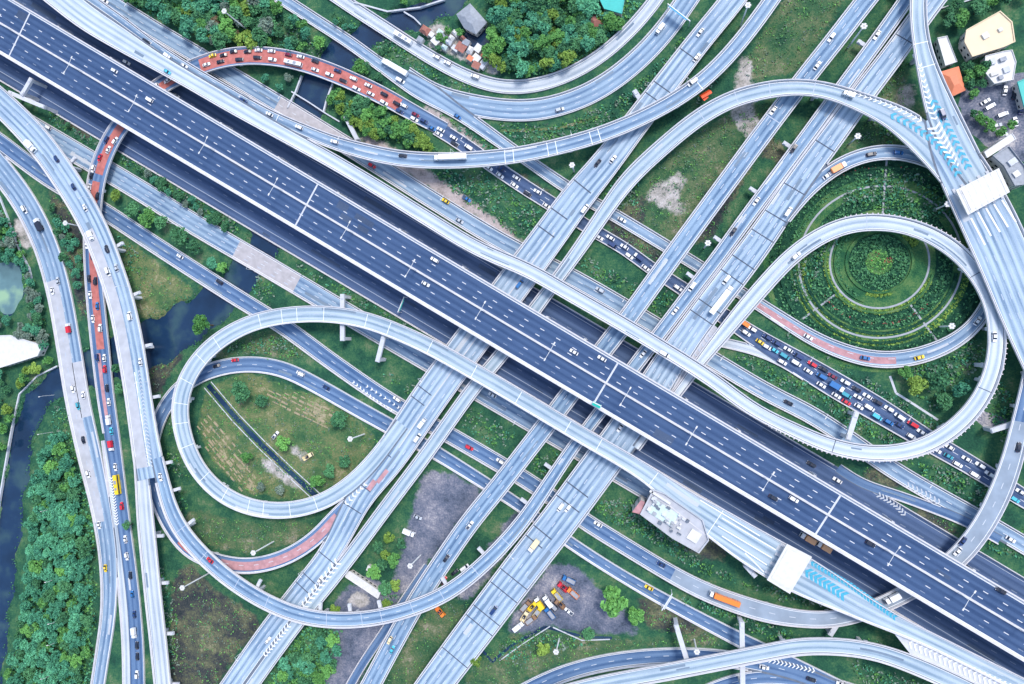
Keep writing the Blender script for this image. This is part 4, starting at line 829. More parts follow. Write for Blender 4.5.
def plant_trees():
    """the 300 largest (single ones first) are trees of their own, the rest of the woods one mass"""
    T = sorted(TREES, key=lambda t: (t[5] is not None, -t[0])); mass = []
    for i, (r, px, py, kind, label, group) in enumerate(T):
        p = G(px, py, 4.0 * r / 4); k = r / 4.0; rz = rng.uniform(0, 6.28); sc = (k * rng.uniform(.9, 1.12), k * rng.uniform(.9, 1.12), k * rng.uniform(.85, 1.2))
        if i < 300:
            cm, tm = tree_proto(kind, int(rng.integers(0, 4))); o = empty('tree', (p[0], p[1], 0), rz); o.scale = sc
            part('trunk', tm, o); part('crown', cm, o); tag(o, label, 'tree', group)
        else: mass.append((p, sc, rz, kind))
    if mass:
        raw = {}; vs = []; mi = []
        for p, sc, rz, kind in mass:
            v_ = int(rng.integers(0, 2))
            if (kind, v_) not in raw: raw[(kind, v_)] = np.array(crown_mesh(500 + v_ * 7 + kind * 31, n_leaf=34, leaf=.38).v)
            v = raw[(kind, v_)] * np.array(sc); c_, s_ = math.cos(rz), math.sin(rz)
            vs.append(np.column_stack([v[:, 0] * c_ - v[:, 1] * s_ + p[0], v[:, 0] * s_ + v[:, 1] * c_ + p[1], v[:, 2]])); mi += [kind] * (len(v) // 4)
        V = np.vstack(vs).astype(np.float32); n = len(V); me = bpy.data.meshes.new('wood'); me.vertices.add(n); me.vertices.foreach_set('co', V.ravel())
        me.loops.add(n); me.loops.foreach_set('vertex_index', np.arange(n, dtype=np.int32)); me.polygons.add(n // 4); me.polygons.foreach_set('loop_start', np.arange(0, n, 4, dtype=np.int32))
        for m_ in LEAF: me.materials.append(m_)
        me.polygons.foreach_set('material_index', np.array(mi, dtype=np.int32)); me.update(calc_edges=True); me.validate()
        o = bpy.data.objects.new('wood', me); COL.objects.link(o); tag(o, 'smaller trees filling up the woods around the interchange', 'wood', kind='stuff')
    print('trees', len(T), 'mass', len(mass))
def inpoly(x, y, poly):
    c = False; j = len(poly) - 1
    for i in range(len(poly)):
        if (poly[i][1] > y) != (poly[j][1] > y) and x < (poly[j][0] - poly[i][0]) * (y - poly[i][1]) / (poly[j][1] - poly[i][1] + 1e-9) + poly[i][0]: c = not c
        j = i
    return c
def wood(poly, n, rmin, rmax, kinds, label, group, mind=5.2):
    xs = [p[0] for p in poly]; ys = [p[1] for p in poly]; got = []; tries = 0
    while len(got) < n and tries < 9000:
        tries += 1; x = rng.uniform(min(xs), max(xs)); y = rng.uniform(min(ys), max(ys))
        if inpoly(x, y, poly) and all((x - a) ** 2 + (y - b) ** 2 > mind * mind for a, b in got): got.append((x, y))
    for x, y in got: tree(x, y, rng.uniform(rmin, rmax), kinds[int(rng.integers(0, len(kinds)))], label, group)
    return len(got)
tot = 0
tot += wood([(112, -6), (262, -6), (262, 10), (270, 26), (262, 42), (240, 45), (214, 44), (170, 22), (140, 5)], 70, 3.6, 6.0, [0, 0, 1, 3, 3, 4, 2], 'tree in the mixed wood at the top left, above the red jammed ramp', 'trees in the top left wood')
wood([(205, 10), (258, 10), (258, 34), (220, 36)], 3, 3.2, 4.2, [5], 'brownish half bare tree in the mixed wood at the top left', 'brown trees in the top left wood', 20)
tot += wood([(492, -8), (590, -8), (596, 16), (628, 16), (640, 10), (642, 2), (650, -6), (640, 12), (612, 38), (583, 60), (545, 73), (512, 74), (492, 64), (484, 44), (490, 20)], 120, 3.4, 5.6, [0, 0, 1, 1, 3, 3, 2], 'tree in the dense wood at the top centre, inside the curve of the canal road', 'trees in the top centre wood', 4.6)
tot += wood([(326, 90), (345, 96), (380, 110), (405, 124), (440, 150), (425, 151), (400, 140), (375, 134), (345, 122), (330, 106)], 44, 3.0, 4.6, [1, 2, 1, 0], 'bright green tree in the narrow belt between the red ramp and the curved flyover', 'trees in the belt under the red ramp', 4.4)
tot += wood([(46, 442), (74, 432), (84, 476), (93, 525), (96, 560), (97, 600), (92, 640), (90, 690), (8, 690), (18, 640), (24, 600), (30, 560), (32, 520), (40, 470)], 210, 3.6, 5.4, [3, 3, 0, 3, 3, 1], 'tree in the dense grove between the left canal and the leftmost road', 'trees in the left grove', 4.7)
tot += wood([(-6, 205), (8, 220), (20, 250), (34, 285), (46, 325), (48, 350), (36, 336), (30, 318), (30, 300), (22, 266), (-6, 256)], 36, 2.8, 4.6, [0, 1, 3, 4], 'tree on the shore around the pale pond at left', 'trees around the pond', 5)
tot += wood([(-6, 314), (14, 318), (34, 326), (44, 340), (-6, 332)], 9, 3.0, 4.4, [0, 3, 4], 'tree between the pond and the white roof at the left edge', 'trees behind the white roof', 6)
tot += wood([(-6, 368), (20, 372), (40, 366), (52, 350), (54, 362), (30, 378), (16, 392), (10, 430), (4, 470), (-6, 480)], 18, 3.0, 4.6, [0, 2, 3, 1], 'tree on the left bank of the canal below the white roof', 'trees on the left canal bank', 6)
tot += wood([(275, 625), (318, 632), (345, 632), (338, 650), (325, 690), (268, 690)], 30, 3.6, 5.0, [0, 1, 3], 'tree in the clump below the curved ramp and beside the widest viaduct', 'trees below the curved ramp', 5.5)
tot += wood([(372, 545), (392, 534), (405, 540), (408, 565), (402, 588), (384, 592), (372, 570)], 9, 3.4, 5.0, [1, 2, 1, 0], 'bright tree in the clump beside the white lean-to roof', 'trees beside the lean-to roof', 8)
tot += wood([(264, -6), (284, 12), (312, 32), (340, 54), (310, 58), (268, 44), (260, 30)], 24, 3.0, 4.8, [0, 1, 3, 0], 'tree in the wood between the red ramp and the wide road at top', 'trees above the red ramp', 5)
tot += wood([(352, 56), (372, 68), (396, 84), (412, 98), (396, 92), (372, 76), (350, 66)], 8, 2.2, 3.2, [0, 1], 'small tree between the red ramp and the wide road', 'small trees beside the red ramp', 5)
tot += wood([(316, 2), (352, 26), (388, 50), (384, 54), (348, 32), (312, 8)], 9, 1.8, 2.4, [0, 3], 'low tree in the planted strip between two top roads', 'trees in the planted strip', 5)
tot += wood([(935, 18), (955, 30), (968, 14), (1000, 2), (1030, -6), (1000, -10), (960, 2)], 11, 3.0, 4.4, [0, 1, 1], 'tree along the boundary at the top right corner', 'trees at the top right boundary', 7)
tot += wood([(966, 62), (985, 62), (984, 84), (972, 104), (964, 92)], 7, 2.8, 4.2, [0, 1], 'tree between the cream roofed house and the orange roof', 'trees between the houses', 7)
tot += wood([(968, 112), (980, 116), (1004, 132), (1016, 120), (1006, 134), (985, 130)], 7, 2.2, 3.2, [0, 1], 'small tree on the green bank below the car park', 'trees below the car park', 6)
tot += wood([(46, 192), (60, 206), (76, 240), (84, 262), (82, 300), (72, 268), (62, 262), (58, 235)], 16, 2.6, 3.8, [0, 4, 0, 3], 'scrubby tree between the leftmost road and the left flyover', 'scrub trees between the left roads', 6)
tot += wood([(62, 112), (92, 128), (86, 136), (62, 124)], 4, 2.4, 3.2, [0, 4], 'small tree in the verge under the left flyover', 'trees in the upper left verge', 6)
tot += wood([(124, 150), (150, 172), (190, 198), (236, 220), (226, 234), (190, 214), (150, 182), (126, 160)], 34, 2.2, 3.6, [0, 0, 3, 4], 'small tree in the green strip below the main highway at left', 'trees in the strip below the main highway', 6)
tot += wood([(228, 64), (262, 62), (300, 66), (288, 90), (270, 86), (250, 78)], 10, 2.4, 3.6, [0, 3, 4], 'tree under the curve of the red jammed ramp', 'trees inside the red ramp curve', 7)
tot += wood([(425, 5), (445, 0), (470, -6), (440, -8), (400, 0)], 8, 2.6, 3.6, [1, 0], 'tree on the strip between top canal and thin wall', 'trees above the top canal', 7)
tot += wood([(432, 38), (446, 30), (470, 24), (472, 36), (455, 40), (440, 50)], 6, 2.2, 3.2, [1, 0], 'tree among the huddled shacks', 'trees among the shacks', 7)
for x, y, r, k, lab in [(205, 325, 7.6, 1, 'large bright green tree alone at the canal beside the grey loop ramp'), (241, 391, 7.0, 0, 'large dark round tree inside the grey loop, upper one'), (340, 420, 5.4, 0, 'dark round tree in the dry field near the low road'),
                        (248, 457, 4.4, 1, 'bright bushy tree beside the ditch in the loop field'), (284, 443, 4.6, 1, 'green tree at the middle of the loop field'), (262, 400, 4.0, 0, 'small dark tree right of the large one in the loop field'), (318, 482, 4.6, 1, 'green tree close to the lower rim of the grey loop'),
                        (345, 462, 4.2, 0, 'dark tree beside the rising start of the grey loop'), (332, 470, 4.2, 0, 'dark tree second from the start of the grey loop'), (262, 487, 3.4, 4, 'pale bush tree near the bottom of the loop field'), (280, 490, 3.2, 4, 'pale bush tree at the bottom right of the loop field'),
                        (117, 196, 3.8, 2, 'yellowish tree beside the lower mouth of the red ramp'), (134, 210, 5.6, 0, 'leftmost of the round trees between the two blue roads'), (148, 218, 6.4, 1, 'biggest round tree between the two blue roads'), (163, 222, 4.8, 0, 'third round tree between the two blue roads'),
                        (182, 237, 6.2, 0, 'dark round tree in the middle of the strip between the two blue roads'), (195, 247, 5.2, 0, 'rightmost dark tree in the strip between the two blue roads'), (213, 262, 4.4, 3, 'bushy tree just before the canal between the two blue roads'), (223, 268, 3.8, 1, 'small tree on the canal edge between the two blue roads'),
                        (616, 598, 8.4, 1, 'large bright tree at the edge of the lorry yard'), (634, 615, 5.0, 1, 'smaller bright tree right of the large one at the lorry yard'), (588, 633, 3.6, 0, 'dark bush at the lower wall of the lorry yard'), (543, 648, 4.6, 2, 'yellow green tree in the bottom field beside a lamp mast'),
                        (476, 660, 4.0, 2, 'yellowish tree beside the ditch at the bottom'), (960, 390, 5.2, 3, 'teal green tree inside the right loop'), (935, 380, 6.0, 0, 'dark tree inside the right loop left of the teal one'), (945, 402, 4.6, 0, 'dark tree inside the right loop beside the path'), (918, 385, 5.6, 2, 'yellow green tree inside the right loop'),
                        (905, 372, 4.2, 1, 'green tree below the garden ring road'), (335, 610, 3.6, 2, 'yellowish tree beside the viaduct in the grey yard'), (387, 604, 3.0, 2, 'small yellow tree touching the curved ramp'), (105, 330, 3.2, 0, 'small tree under the left flyover'), (118, 368, 3.6, 0, 'dark tree squeezed between the jammed ramp and the left flyover'), (121, 388, 3.6, 0, 'lower dark tree squeezed between the jammed ramp and the left flyover'), (129, 525, 3.6, 0, 'dark shrub beside the jammed ramp lower down'),
                        (300, 120, 3.0, 1, 'small tree at the canal beside the bare bridge deck'), (978, 10, 4.5, 0, 'dark tree behind the cream roofed house')]:
    tree(x, y, r * 1.02, k, lab)
plant_trees()
# rough low growth in the verges: nobody could count it
def undergrowth(polys, dens, mats, label, size=.85):
    mbs = [MB() for _ in mats]
    for poly in polys:
        xs = [p[0] for p in poly]; ys = [p[1] for p in poly]; area = (max(xs) - min(xs)) * (max(ys) - min(ys))
        for _ in range(int(area * dens)):
            x = rng.uniform(min(xs), max(xs)); y = rng.uniform(min(ys), max(ys))
            if not inpoly(x, y, poly): continue
            c = G(x, y, 0); 
            if any(False for _ in ()): pass
            mb = mbs[int(rng.integers(0, len(mats)))]; h = rng.uniform(.3, 1.5)
            if canal_d(np.array([c[0]]), np.array([c[1]]))[0] < 1.5: continue
            if on_road(c): continue
            for _k in range(4): leafquad(mb, c + np.array((rng.normal(0, .8), rng.normal(0, .8), h * rng.uniform(.3, 1))), size, .6)
    for mb, m_ in zip(mbs, mats): tag(mb.build('undergrowth', m_), label, 'undergrowth', kind='stuff')
UP = [[(124, 146), (240, 216), (236, 238), (190, 216), (120, 166)], [(50, 108), (100, 140), (95, 152), (50, 125)], [(296, 248), (340, 276), (400, 312), (455, 345), (430, 350), (380, 322), (330, 300), (298, 276)],
      [(430, 165), (480, 172), (545, 212), (528, 244), (480, 210), (440, 184)], [(585, 255), (640, 288), (628, 296), (575, 265)], [(665, 280), (690, 300), (680, 330), (650, 310)],
      [(750, 348), (800, 372), (850, 408), (905, 440), (890, 446), (840, 424), (790, 394), (735, 358)], [(905, 460), (960, 470), (985, 480), (1000, 515), (960, 498), (915, 470)], [(1000, 525), (1030, 530), (1030, 560), (985, 548)],
      [(495, 122), (560, 126), (620, 98), (660, 62), (690, 30), (660, 80), (610, 130), (560, 140), (520, 148)], [(345, 60), (385, 85), (420, 104), (395, 92), (360, 76)], [(405, 320), (440, 345), (420, 356), (385, 345)], [(390, 372), (430, 395), (420, 402), (380, 372)],
      [(460, 402), (520, 436), (500, 450), (460, 424)], [(540, 440), (572, 452), (548, 480), (522, 468)], [(600, 500), (660, 515), (700, 560), (760, 590), (700, 572), (640, 535), (590, 512)], [(650, 480), (700, 520), (690, 555), (640, 520)],
      [(760, 585), (830, 600), (790, 608)], [(640, 585), (700, 600), (790, 632), (800, 650), (720, 618)], [(870, 640), (905, 655), (860, 640)], [(850, 660), (940, 690), (870, 690)], [(760, 305), (800, 335), (850, 370), (900, 400), (940, 425), (925, 428), (880, 396), (820, 352), (770, 326)],
      [(795, 265), (830, 240), (845, 232), (820, 265), (812, 300), (790, 300)], [(835, 200), (880, 170), (920, 175), (960, 215), (920, 222), (870, 208)], [(960, 330), (940, 360), (900, 372), (930, 410), (965, 390), (985, 350)], [(1000, 380), (1015, 400), (1005, 440), (990, 420)],
      [(845, 10), (880, 0), (800, 100), (790, 98)], [(690, 80), (735, 50), (700, 110)], [(600, 190), (640, 160), (640, 200), (610, 220)], [(152, 540), (165, 570), (178, 620), (178, 684), (166, 684), (160, 600)], [(118, 235), (140, 255), (125, 290)],
      [(86, 300), (96, 300), (100, 340), (88, 340)], [(85, 440), (100, 500), (100, 560), (90, 500)], [(60, 395), (74, 425), (60, 432), (48, 425)], [(380, 590), (410, 600), (380, 640)], [(440, 640), (470, 615), (440, 680), (420, 684)], [(500, 640), (540, 632), (600, 642), (540, 655), (500, 668)],
      [(600, 500), (640, 500), (655, 540), (620, 525)], [(170, 480), (190, 500), (180, 520)], [(170, 390), (175, 440), (190, 480), (168, 470)], [(540, 480), (560, 470), (530, 510)], [(870, 120), (905, 110), (890, 145)], [(215, 350), (300, 330), (320, 350), (290, 358)]]
WOODS = [[(112, -6), (262, -6), (266, 22), (240, 44), (212, 42), (150, 14)], [(492, -8), (590, -8), (640, 4), (612, 38), (583, 60), (545, 74), (510, 74), (490, 50)], [(46, 442), (74, 432), (84, 476), (93, 525), (97, 600), (92, 690), (8, 690), (24, 600), (32, 520)], [(326, 90), (380, 110), (440, 150), (425, 151), (375, 134), (330, 106)], [(-6, 195), (20, 240), (46, 325), (34, 330), (30, 300), (20, 262), (-6, 258)], [(275, 625), (345, 630), (325, 690), (268, 690)]]
undergrowth(WOODS, .16, [LEAF[3], LEAF[0], LEAF[1]], 'low growth filling the floor of the woods', 1.0)
FL = [z[0] for z in ZP if z[1] in ('field', 'tan', 'brown') and 'dark ground' not in z[2]]
undergrowth(FL, .04, [LEAF[1], LEAF[4], LEAF[0]], 'tufts and weeds in the rough fields', .55)
UP += [[(330, 12), (390, 42), (440, 70), (480, 94), (470, 99), (420, 78), (350, 38)], [(262, 4), (330, 50), (345, 60), (300, 58), (260, 40)], [(405, 108), (440, 108), (480, 132), (505, 152), (480, 150), (440, 126)], [(268, 262), (276, 300), (262, 312), (240, 300)], [(118, 150), (122, 160), (190, 214), (235, 240), (242, 222)]]
def bank_weeds():
    mb = MB(); n = 0
    for x, y, h in CS:
        for sg in (-1, 1):
            for _ in range(16):
                a_ = rng.uniform(0, 6.28); rr = h + rng.uniform(-1, 4.5); c = np.array((x + rr * math.cos(a_), y + rr * math.sin(a_), 0.0)); d = canal_d(c[:1], c[1:2])[0]
                if .2 < d < 4.5 and not on_road(c): leafquad(mb, c + (0, 0, rng.uniform(.1, .9)), .8)
    tag(mb.build('reeds', LEAF[0]), 'reeds and weeds along the canal banks', 'reeds', kind='stuff')
bank_weeds()
undergrowth(UP, .085, [LEAF[0], LEAF[3], LEAF[1], LEAF[4]], 'rough low shrubs and weeds on the verges between the roads')

# ------------------------------------------------------------------ buildings
def building(poly, h, roof, label, wallm='wall', zpx=None, rim=.5, extras=None, name='building', base=0.0, cat='building', pitched=False):
    P = [tuple(G(x, y, base + h)[:2]) for x, y in poly]; c = np.mean(P, axis=0); o = empty(name, (c[0], c[1], base)); tag(o, label, cat)
    ar = sum(P[k][0] * P[(k + 1) % len(P)][1] - P[(k + 1) % len(P)][0] * P[k][1] for k in range(len(P)))
    if ar < 0: P = P[::-1]
    mb = MB(); mb.prism([(c[0] + (x - c[0]) * .95, c[1] + (y - c[1]) * .95) for x, y in P], base - .3, base + h - .3); mb.build('wall', MT[wallm], o)
    # windows: glazed strips set proud of each long wall
    mb = MB()
    for a, b in zip(P, P[1:] + P[:1]):
        a = np.array(a); b = np.array(b); l = np.hypot(*(b - a))
        if l < 5 or h < 3: continue
        d = (b - a) / l; n = np.array((d[1], -d[0])); yaw = math.atan2(d[1], d[0])
        for fl in range(max(1, int(h / 3.3))):
            for j in range(int(l / 3.2)):
                q = c + (a + d * (l * (j + .5) / int(l / 3.2)) - c) * .95; mb.box((q[0], q[1], base + 1.7 + fl * 3.2), (1.5, .16, 1.3), yaw)
    if mb.f: w = mb.build('window', MT['glass'], o)
    mb = MB()
    if pitched:
        n = len(P); mb.v = [(x, y, base + h - .3) for x, y in P] + [(c[0] + (x - c[0]) * .35, c[1] + (y - c[1]) * .35, base + h + 1.6) for x, y in P]
        for k in range(n): mb.f.append((k, (k + 1) % n, n + (k + 1) % n, n + k)); mb.m.append(0)
        mb.f.append(tuple(n + k for k in range(n))); mb.m.append(0); mb.f.append(tuple(reversed(range(n)))); mb.m.append(0)
    else:
        mb.prism(P, base + h - .3, base + h)
        if rim:
            n = len(P); I = [(c[0] + (x - c[0]) * .96, c[1] + (y - c[1]) * .96) for x, y in P]
            for k in range(n):
                k2 = (k + 1) % n; i = len(mb.v); mb.v += [(*P[k], base + h), (*P[k2], base + h), (*P[k2], base + h + rim), (*P[k], base + h + rim), (*I[k], base + h), (*I[k2], base + h), (*I[k2], base + h + rim), (*I[k], base + h + rim)]
                mb.f += [(i, i + 1, i + 2, i + 3), (i + 5, i + 4, i + 7, i + 6), (i + 3, i + 2, i + 6, i + 7)]; mb.m += [0, 0, 0]
    rf = mb.build('roof', MT[roof], o)
    for (x, y, sx, sy, hz, yaw, m_, nm) in (extras or []):
        p = G(x, y, base + h); e = MB(); e.box((p[0], p[1], base + h + hz / 2), (sx, sy, hz), yaw); e.build(nm, MT[m_], rf)
    return o
building([(966, 30), (1000, 11), (1012, 22), (1015, 42), (1004, 47), (972, 57), (964, 42)], 8, 'roof_cream', 'house with a big cream coloured roof at top right', extras=[(985, 36, 3, 3, .9, .5, 'roof_white', 'vent'), (1000, 30, 2, 2, .8, .5, 'wall', 'vent')])
building([(985, 56), (1004, 51), (1012, 50), (1016, 62), (1013, 80), (994, 84), (984, 72)], 6, 'roof_white', 'white flat roofed block cluttered with boxes, below the cream roof', extras=[(992, 62, 2, 3, 1.2, .3, 'kerb', 'roof_box'), (1002, 60, 3, 2, 1.5, .3, 'roof_grey', 'roof_box'), (1006, 70, 3, 3, 1, .3, 'kerb', 'roof_box'), (994, 74, 4, 2, 1.1, .3, 'wall', 'roof_box'), (1000, 78, 2, 2, 1.4, .3, 'grey_concrete', 'roof_box')])
building([(939, 72), (959, 66), (966, 90), (951, 97)], 5, 'roof_orange', 'low house with a bright orange roof', pitched=True)
building([(937, 38), (947, 36), (957, 62), (945, 66)], 5, 'roof_white', 'long narrow white roofed house left of the cream roof')
building([(1017, 82), (1045, 70), (1050, 100), (1024, 108)], 6, 'roof_teal', 'building with a teal roof on the right edge')
building([(961, 40), (965, 38), (972, 56), (968, 58)], 3.5, 'roof_grey', 'narrow grey lean-to along the cream roofed house', 'wall')
building([(-14, 336), (10, 335), (43, 345), (38, 356), (0, 368), (-14, 366)], 6, 'roof_white', 'building with a plain white roof at the left edge')
building([(596, -8), (626, -8), (622, 14), (604, 9)], 6, 'roof_teal', 'shed with a bright turquoise roof at the top edge')
building([(588, 12), (598, 14), (604, 24), (594, 28), (586, 20)], 4, 'roof_brown', 'small dark brown roof beside the turquoise shed', 'wall', pitched=True)
building([(456, 14), (470, 3), (487, 22), (476, 34), (464, 28)], 5, 'roof_grey', 'large grey tin roofed shed beside the top canal', pitched=True)
building([(346, 572), (350, 571), (381, 592), (378, 599), (345, 577)], 4, 'roof_white', 'long white lean-to roof beside the widest viaduct', rim=.2)
building([(368, 565), (374, 568), (371, 573), (366, 570)], 3, 'roof_white', 'small white hut in the trees below the gravel yard', rim=.2)
SH = [(425, 30, 10, 8, 'roof_brown', 'rusty red'), (435, 41, 8, 6, 'roof_white', 'white'), (442, 36, 8, 6, 'roof_grey', 'grey'), (448, 42, 7, 5, 'kerb', 'pale concrete'), (440, 32, 6, 5, 'roof_mint', 'mint'), (461, 47, 10, 9, 'roof_brown', 'dark brown'), (470, 50, 6, 8, 'roof_white', 'tall white'), (478, 48, 7, 8, 'roof_white', 'square white'), (476, 58, 8, 8, 'roof_white', 'lower white'), (485, 55, 8, 6, 'roof_orange', 'orange'), (494, 57, 7, 6, 'roof_grey', 'end grey'), (476, 65, 8, 7, 'roof_brown', 'small brown'), (455, 33, 7, 5, 'roof_white', 'small white'), (420, 39, 6, 5, 'roof_grey', 'low grey'), (497, 66, 6, 5, 'roof_mint', 'pale mint'), (451, 38, 6, 6, 'roof_white', 'bright white'), (466, 42, 7, 6, 'roof_grey', 'dull grey'), (484, 62, 6, 6, 'roof_white', 'little square white'), (489, 50, 7, 5, 'roof_brown', 'long brown'), (482, 66, 5, 5, 'kerb', 'pale corner'), (455, 48, 7, 5, 'kerb', 'low pale'), (444, 47, 6, 5, 'roof_mint', 'faded mint'), (470, 58, 6, 5, 'roof_orange', 'small orange'), (431, 34, 6, 5, 'roof_white', 'left white'), (463, 38, 6, 4, 'roof_brown', 'narrow brown')]
for i, (x, y, a, b, m_, w_) in enumerate(SH):
    t = -.62 + rng.uniform(-.15, .15); c_, s_ = math.cos(t), math.sin(t)
    poly = [(x + (u * a / 2 * c_ - v * b / 2 * -s_), y + (-u * a / 2 * s_ + v * b / 2 * c_)) for u, v in ((-1, -1), (1, -1), (1, 1), (-1, 1))]
    building(poly, rng.uniform(2.6, 3.6), m_, w_ + ' roofed shack in the huddle beside the top canal road', rim=0, name='shack', cat='shack', pitched=(i % 3 == 0))
# toll plazas: canopies on posts, booths between the lanes, service blocks
def canopy(poly, z0, h, label, nb, axis):
    P = [tuple(G(x, y, z0 + h)[:2]) for x, y in poly]; c = np.mean(P, axis=0); o = empty('toll_canopy', (c[0], c[1], z0)); tag(o, label, 'canopy')
    mb = MB(); mb.prism(P, z0 + h - .9, z0 + h); rf = mb.build('roof', MT['roof_white'], o)
    mb = MB(); Q = [(c[0] + (x - c[0]) * .8, c[1] + (y - c[1]) * .8) for x, y in P]; mb.prism(Q, z0 + h, z0 + h + .25)
    for i in range(7):
        t = (i + .5) / 7; u = [np.array(P[axis[0][0]]) * (1 - t) + np.array(P[axis[1][0]]) * t, np.array(P[axis[0][1]]) * (1 - t) + np.array(P[axis[1][1]]) * t]; m2 = (u[0] + u[1]) / 2; dd = u[1] - u[0]
        mb.box((m2[0], m2[1], z0 + h + .26), (np.hypot(*dd) * .94, .12, .1), math.atan2(dd[1], dd[0]))
    mb.build('roof_panel', MT['roof_white'], rf)
    a, b = [(np.array(P[i]) + np.array(P[j])) / 2 for i, j in axis]
    yaw = math.atan2((b - a)[1], (b - a)[0])
    for i in range(nb):
        p = a + (b - a) * (i + .5) / nb; d = (b - a) / np.hypot(*(b - a)); n = np.array((-d[1], d[0]))
        for sgn in (-1, 1):
            q = p + n * sgn * 3.2; mb = MB(); mb.tube((q[0], q[1], z0 - .05), (q[0], q[1], z0 + h - .9), .25, .25, 8); mb.build('post', MT['steel'], o)
        kb = empty('toll_booth', (p[0], p[1], z0), yaw); tag(kb, 'toll booth number %s under the %s' % (['one from the left', 'two from the left', 'three from the left', 'four from the left', 'five from the left', 'six from the left'][i], label.split(' over ')[0]), 'toll booth', 'toll booths')
        e = MB(); e.box((0, 0, .15), (1.5, 16, .3)); part('island', e.mesh('island', MT['kerb']), kb)
        e = MB(); e.box((0, 0, 1.4), (1.3, 2.6, 2.2)); part('cabin', e.mesh('cabin', MT['wall']), kb)
        e = MB(); e.box((0, 0, 1.9), (1.36, 2.66, .8)); part('window', e.mesh('window', MT['glass']), kb)
        e = MB(); e.box((0, 0, 2.6), (1.6, 3.0, .2)); part('roof', e.mesh('roof', MT['roof_white']), kb)
    return o
canopy([(956, 190), (999, 168), (1010, 192), (968, 215)], 14.2, 5.5, 'big white rectangular canopy over the upper toll plaza', 5, ((0, 3), (1, 2)))
canopy([(787, 544), (812, 557), (790, 594), (767, 580)], 14.15, 5.5, 'big white rectangular canopy over the lower toll plaza', 4, ((0, 1), (2, 3)))
rb_ = np.random.default_rng(5)
building([(640, 514), (653, 489), (664, 493), (703, 520), (709, 540), (699, 553), (672, 538)], 15, 'pale_lane', 'service building with a cluttered mint grey roof beside the lower toll plaza', rim=1.0,
         extras=[(663, 513, 15, 8, .5, -.55, 'roof_mint', 'roof_deck'), (694, 536, 6, 6, .7, -.55, 'roof_white', 'roof_deck'), (660, 497, 13, 1.2, 1.0, -.55, 'roof_white', 'roof_box')] + [(663 + u * .86 + v * .5, 513 + u * .5 - v * .86, rb_.uniform(.8, 2.6), rb_.uniform(.6, 2.0), rb_.uniform(.7, 1.6), -.55, ['kerb', 'grey_concrete', 'roof_white', 'gutter'][i % 4], 'roof_box') for i, (u, v) in enumerate([(rb_.uniform(-17, 30), rb_.uniform(-11, 9)) for _ in range(34)])])
building([(640, 514), (645, 502), (641, 500), (632, 512)], 14.5, 'faded_red', 'narrow reddish porch roof at the left end of the service building', rim=.3)
building([(992, 156), (1008, 146), (1024, 166), (1030, 184), (1014, 186), (1003, 166)], 16, 'roof_grey', 'grey roofed toll office beside the upper canopy', rim=.9, extras=[(1012, 162, 4, 3, 1.0, .6, 'kerb', 'roof_box'), (1016, 174, 3, 3, .8, .6, 'roof_white', 'roof_box')])
building([(984, 152), (1012, 133), (1016, 139), (987, 158)], 15.5, 'roof_white', 'long white beam shaped roof next to the toll office', rim=.3)
# lane dividers painted on the plazas
def lines(mb, segs, z, w, mi=0):
    for (a, b) in segs:
        p, q = G(*a, z), G(*b, z); d = (q - p)[:2]; d /= np.hypot(*d); n = np.array((-d[1], d[0], 0)) * w; mb.quad(*[tuple(v) for v in (p - n, q - n, q + n, p + n)], mi)
mb = MB(); lines(mb, [((978, 212), (991, 236)), ((986, 208), (1000, 232)), ((994, 204), (1008, 227)), ((1002, 200), (1016, 222)), ((971, 218), (985, 245))], 14.25, .45); mb.build('divider_marking', WP, Rr.root)
mb = MB(); lines(mb, [((722, 518), (776, 550)), ((718, 526), (772, 558)), ((722, 536), (767, 565)), ((745, 553), (764, 572)), ((700, 500), (760, 536))], 14.19, .3); mb.build('divider_marking', WP, Ll.root)

# ------------------------------------------------------------------ lamps, masts, signs
def high_mast(head, label, h=30):
    best = None
    p = G(*head, h); o = empty('high_mast', (p[0], p[1], 0)); tag(o, label, 'light mast', 'high light masts')
    mb = MB(); mb.tube((0, 0, -.2), (0, 0, h), .5, .32, 10); part('pole', mb.mesh('pole', MT['steel']), o)
    mb = MB(); mb.tube((0, 0, h - .6), (0, 0, h), 1.1, 1.1, 14)
    hd = part('head_frame', mb.mesh('head_frame', MT['roof_white']), o)
    for k in range(6):
        e = MB(); t = k * math.pi / 3; e.box((1.25 * math.cos(t), 1.25 * math.sin(t), h - .2), (.7, 1.0, .5), t); part('floodlight', e.mesh('floodlight', MT['roof_white']), o)
for hd, lab, h in [((224, 11), 'tall light mast over the wood at top left', 26), ((948, 204), 'tall light mast at the right rim of the round garden', 14), ((864, 26), 'tall light mast in the gap between two diagonals near the top', 26), ((858, 136), 'tall light mast in the small grass triangle at top right', 15), ((182, 588), 'tall light mast over the brown scrub', 28), ((410, 566), 'tall light mast beside the trees and gravel yard', 20),
                   ((253, 553), 'tall light mast inside the low red loop', 24), ((556, 652), 'tall light mast in the bottom field beside the yellowish tree', 18), ((708, 243), 'tall light mast in the field between two diagonals', 20), ((350, 439), 'tall light mast standing in the dry loop field', 22), ((65, 223), 'tall light mast over the scrub between left roads', 20), ((697, 652), 'tall light mast above the bottom curved road', 16), ((952, 326), 'tall light mast at the lower right rim of the garden', 14), ((748, 5), 'tall light mast beside the widest viaduct at the top', 24), ((572, 165), 'tall light mast beside the end of the viaduct bay', 16)]:
    high_mast(hd, lab, h)
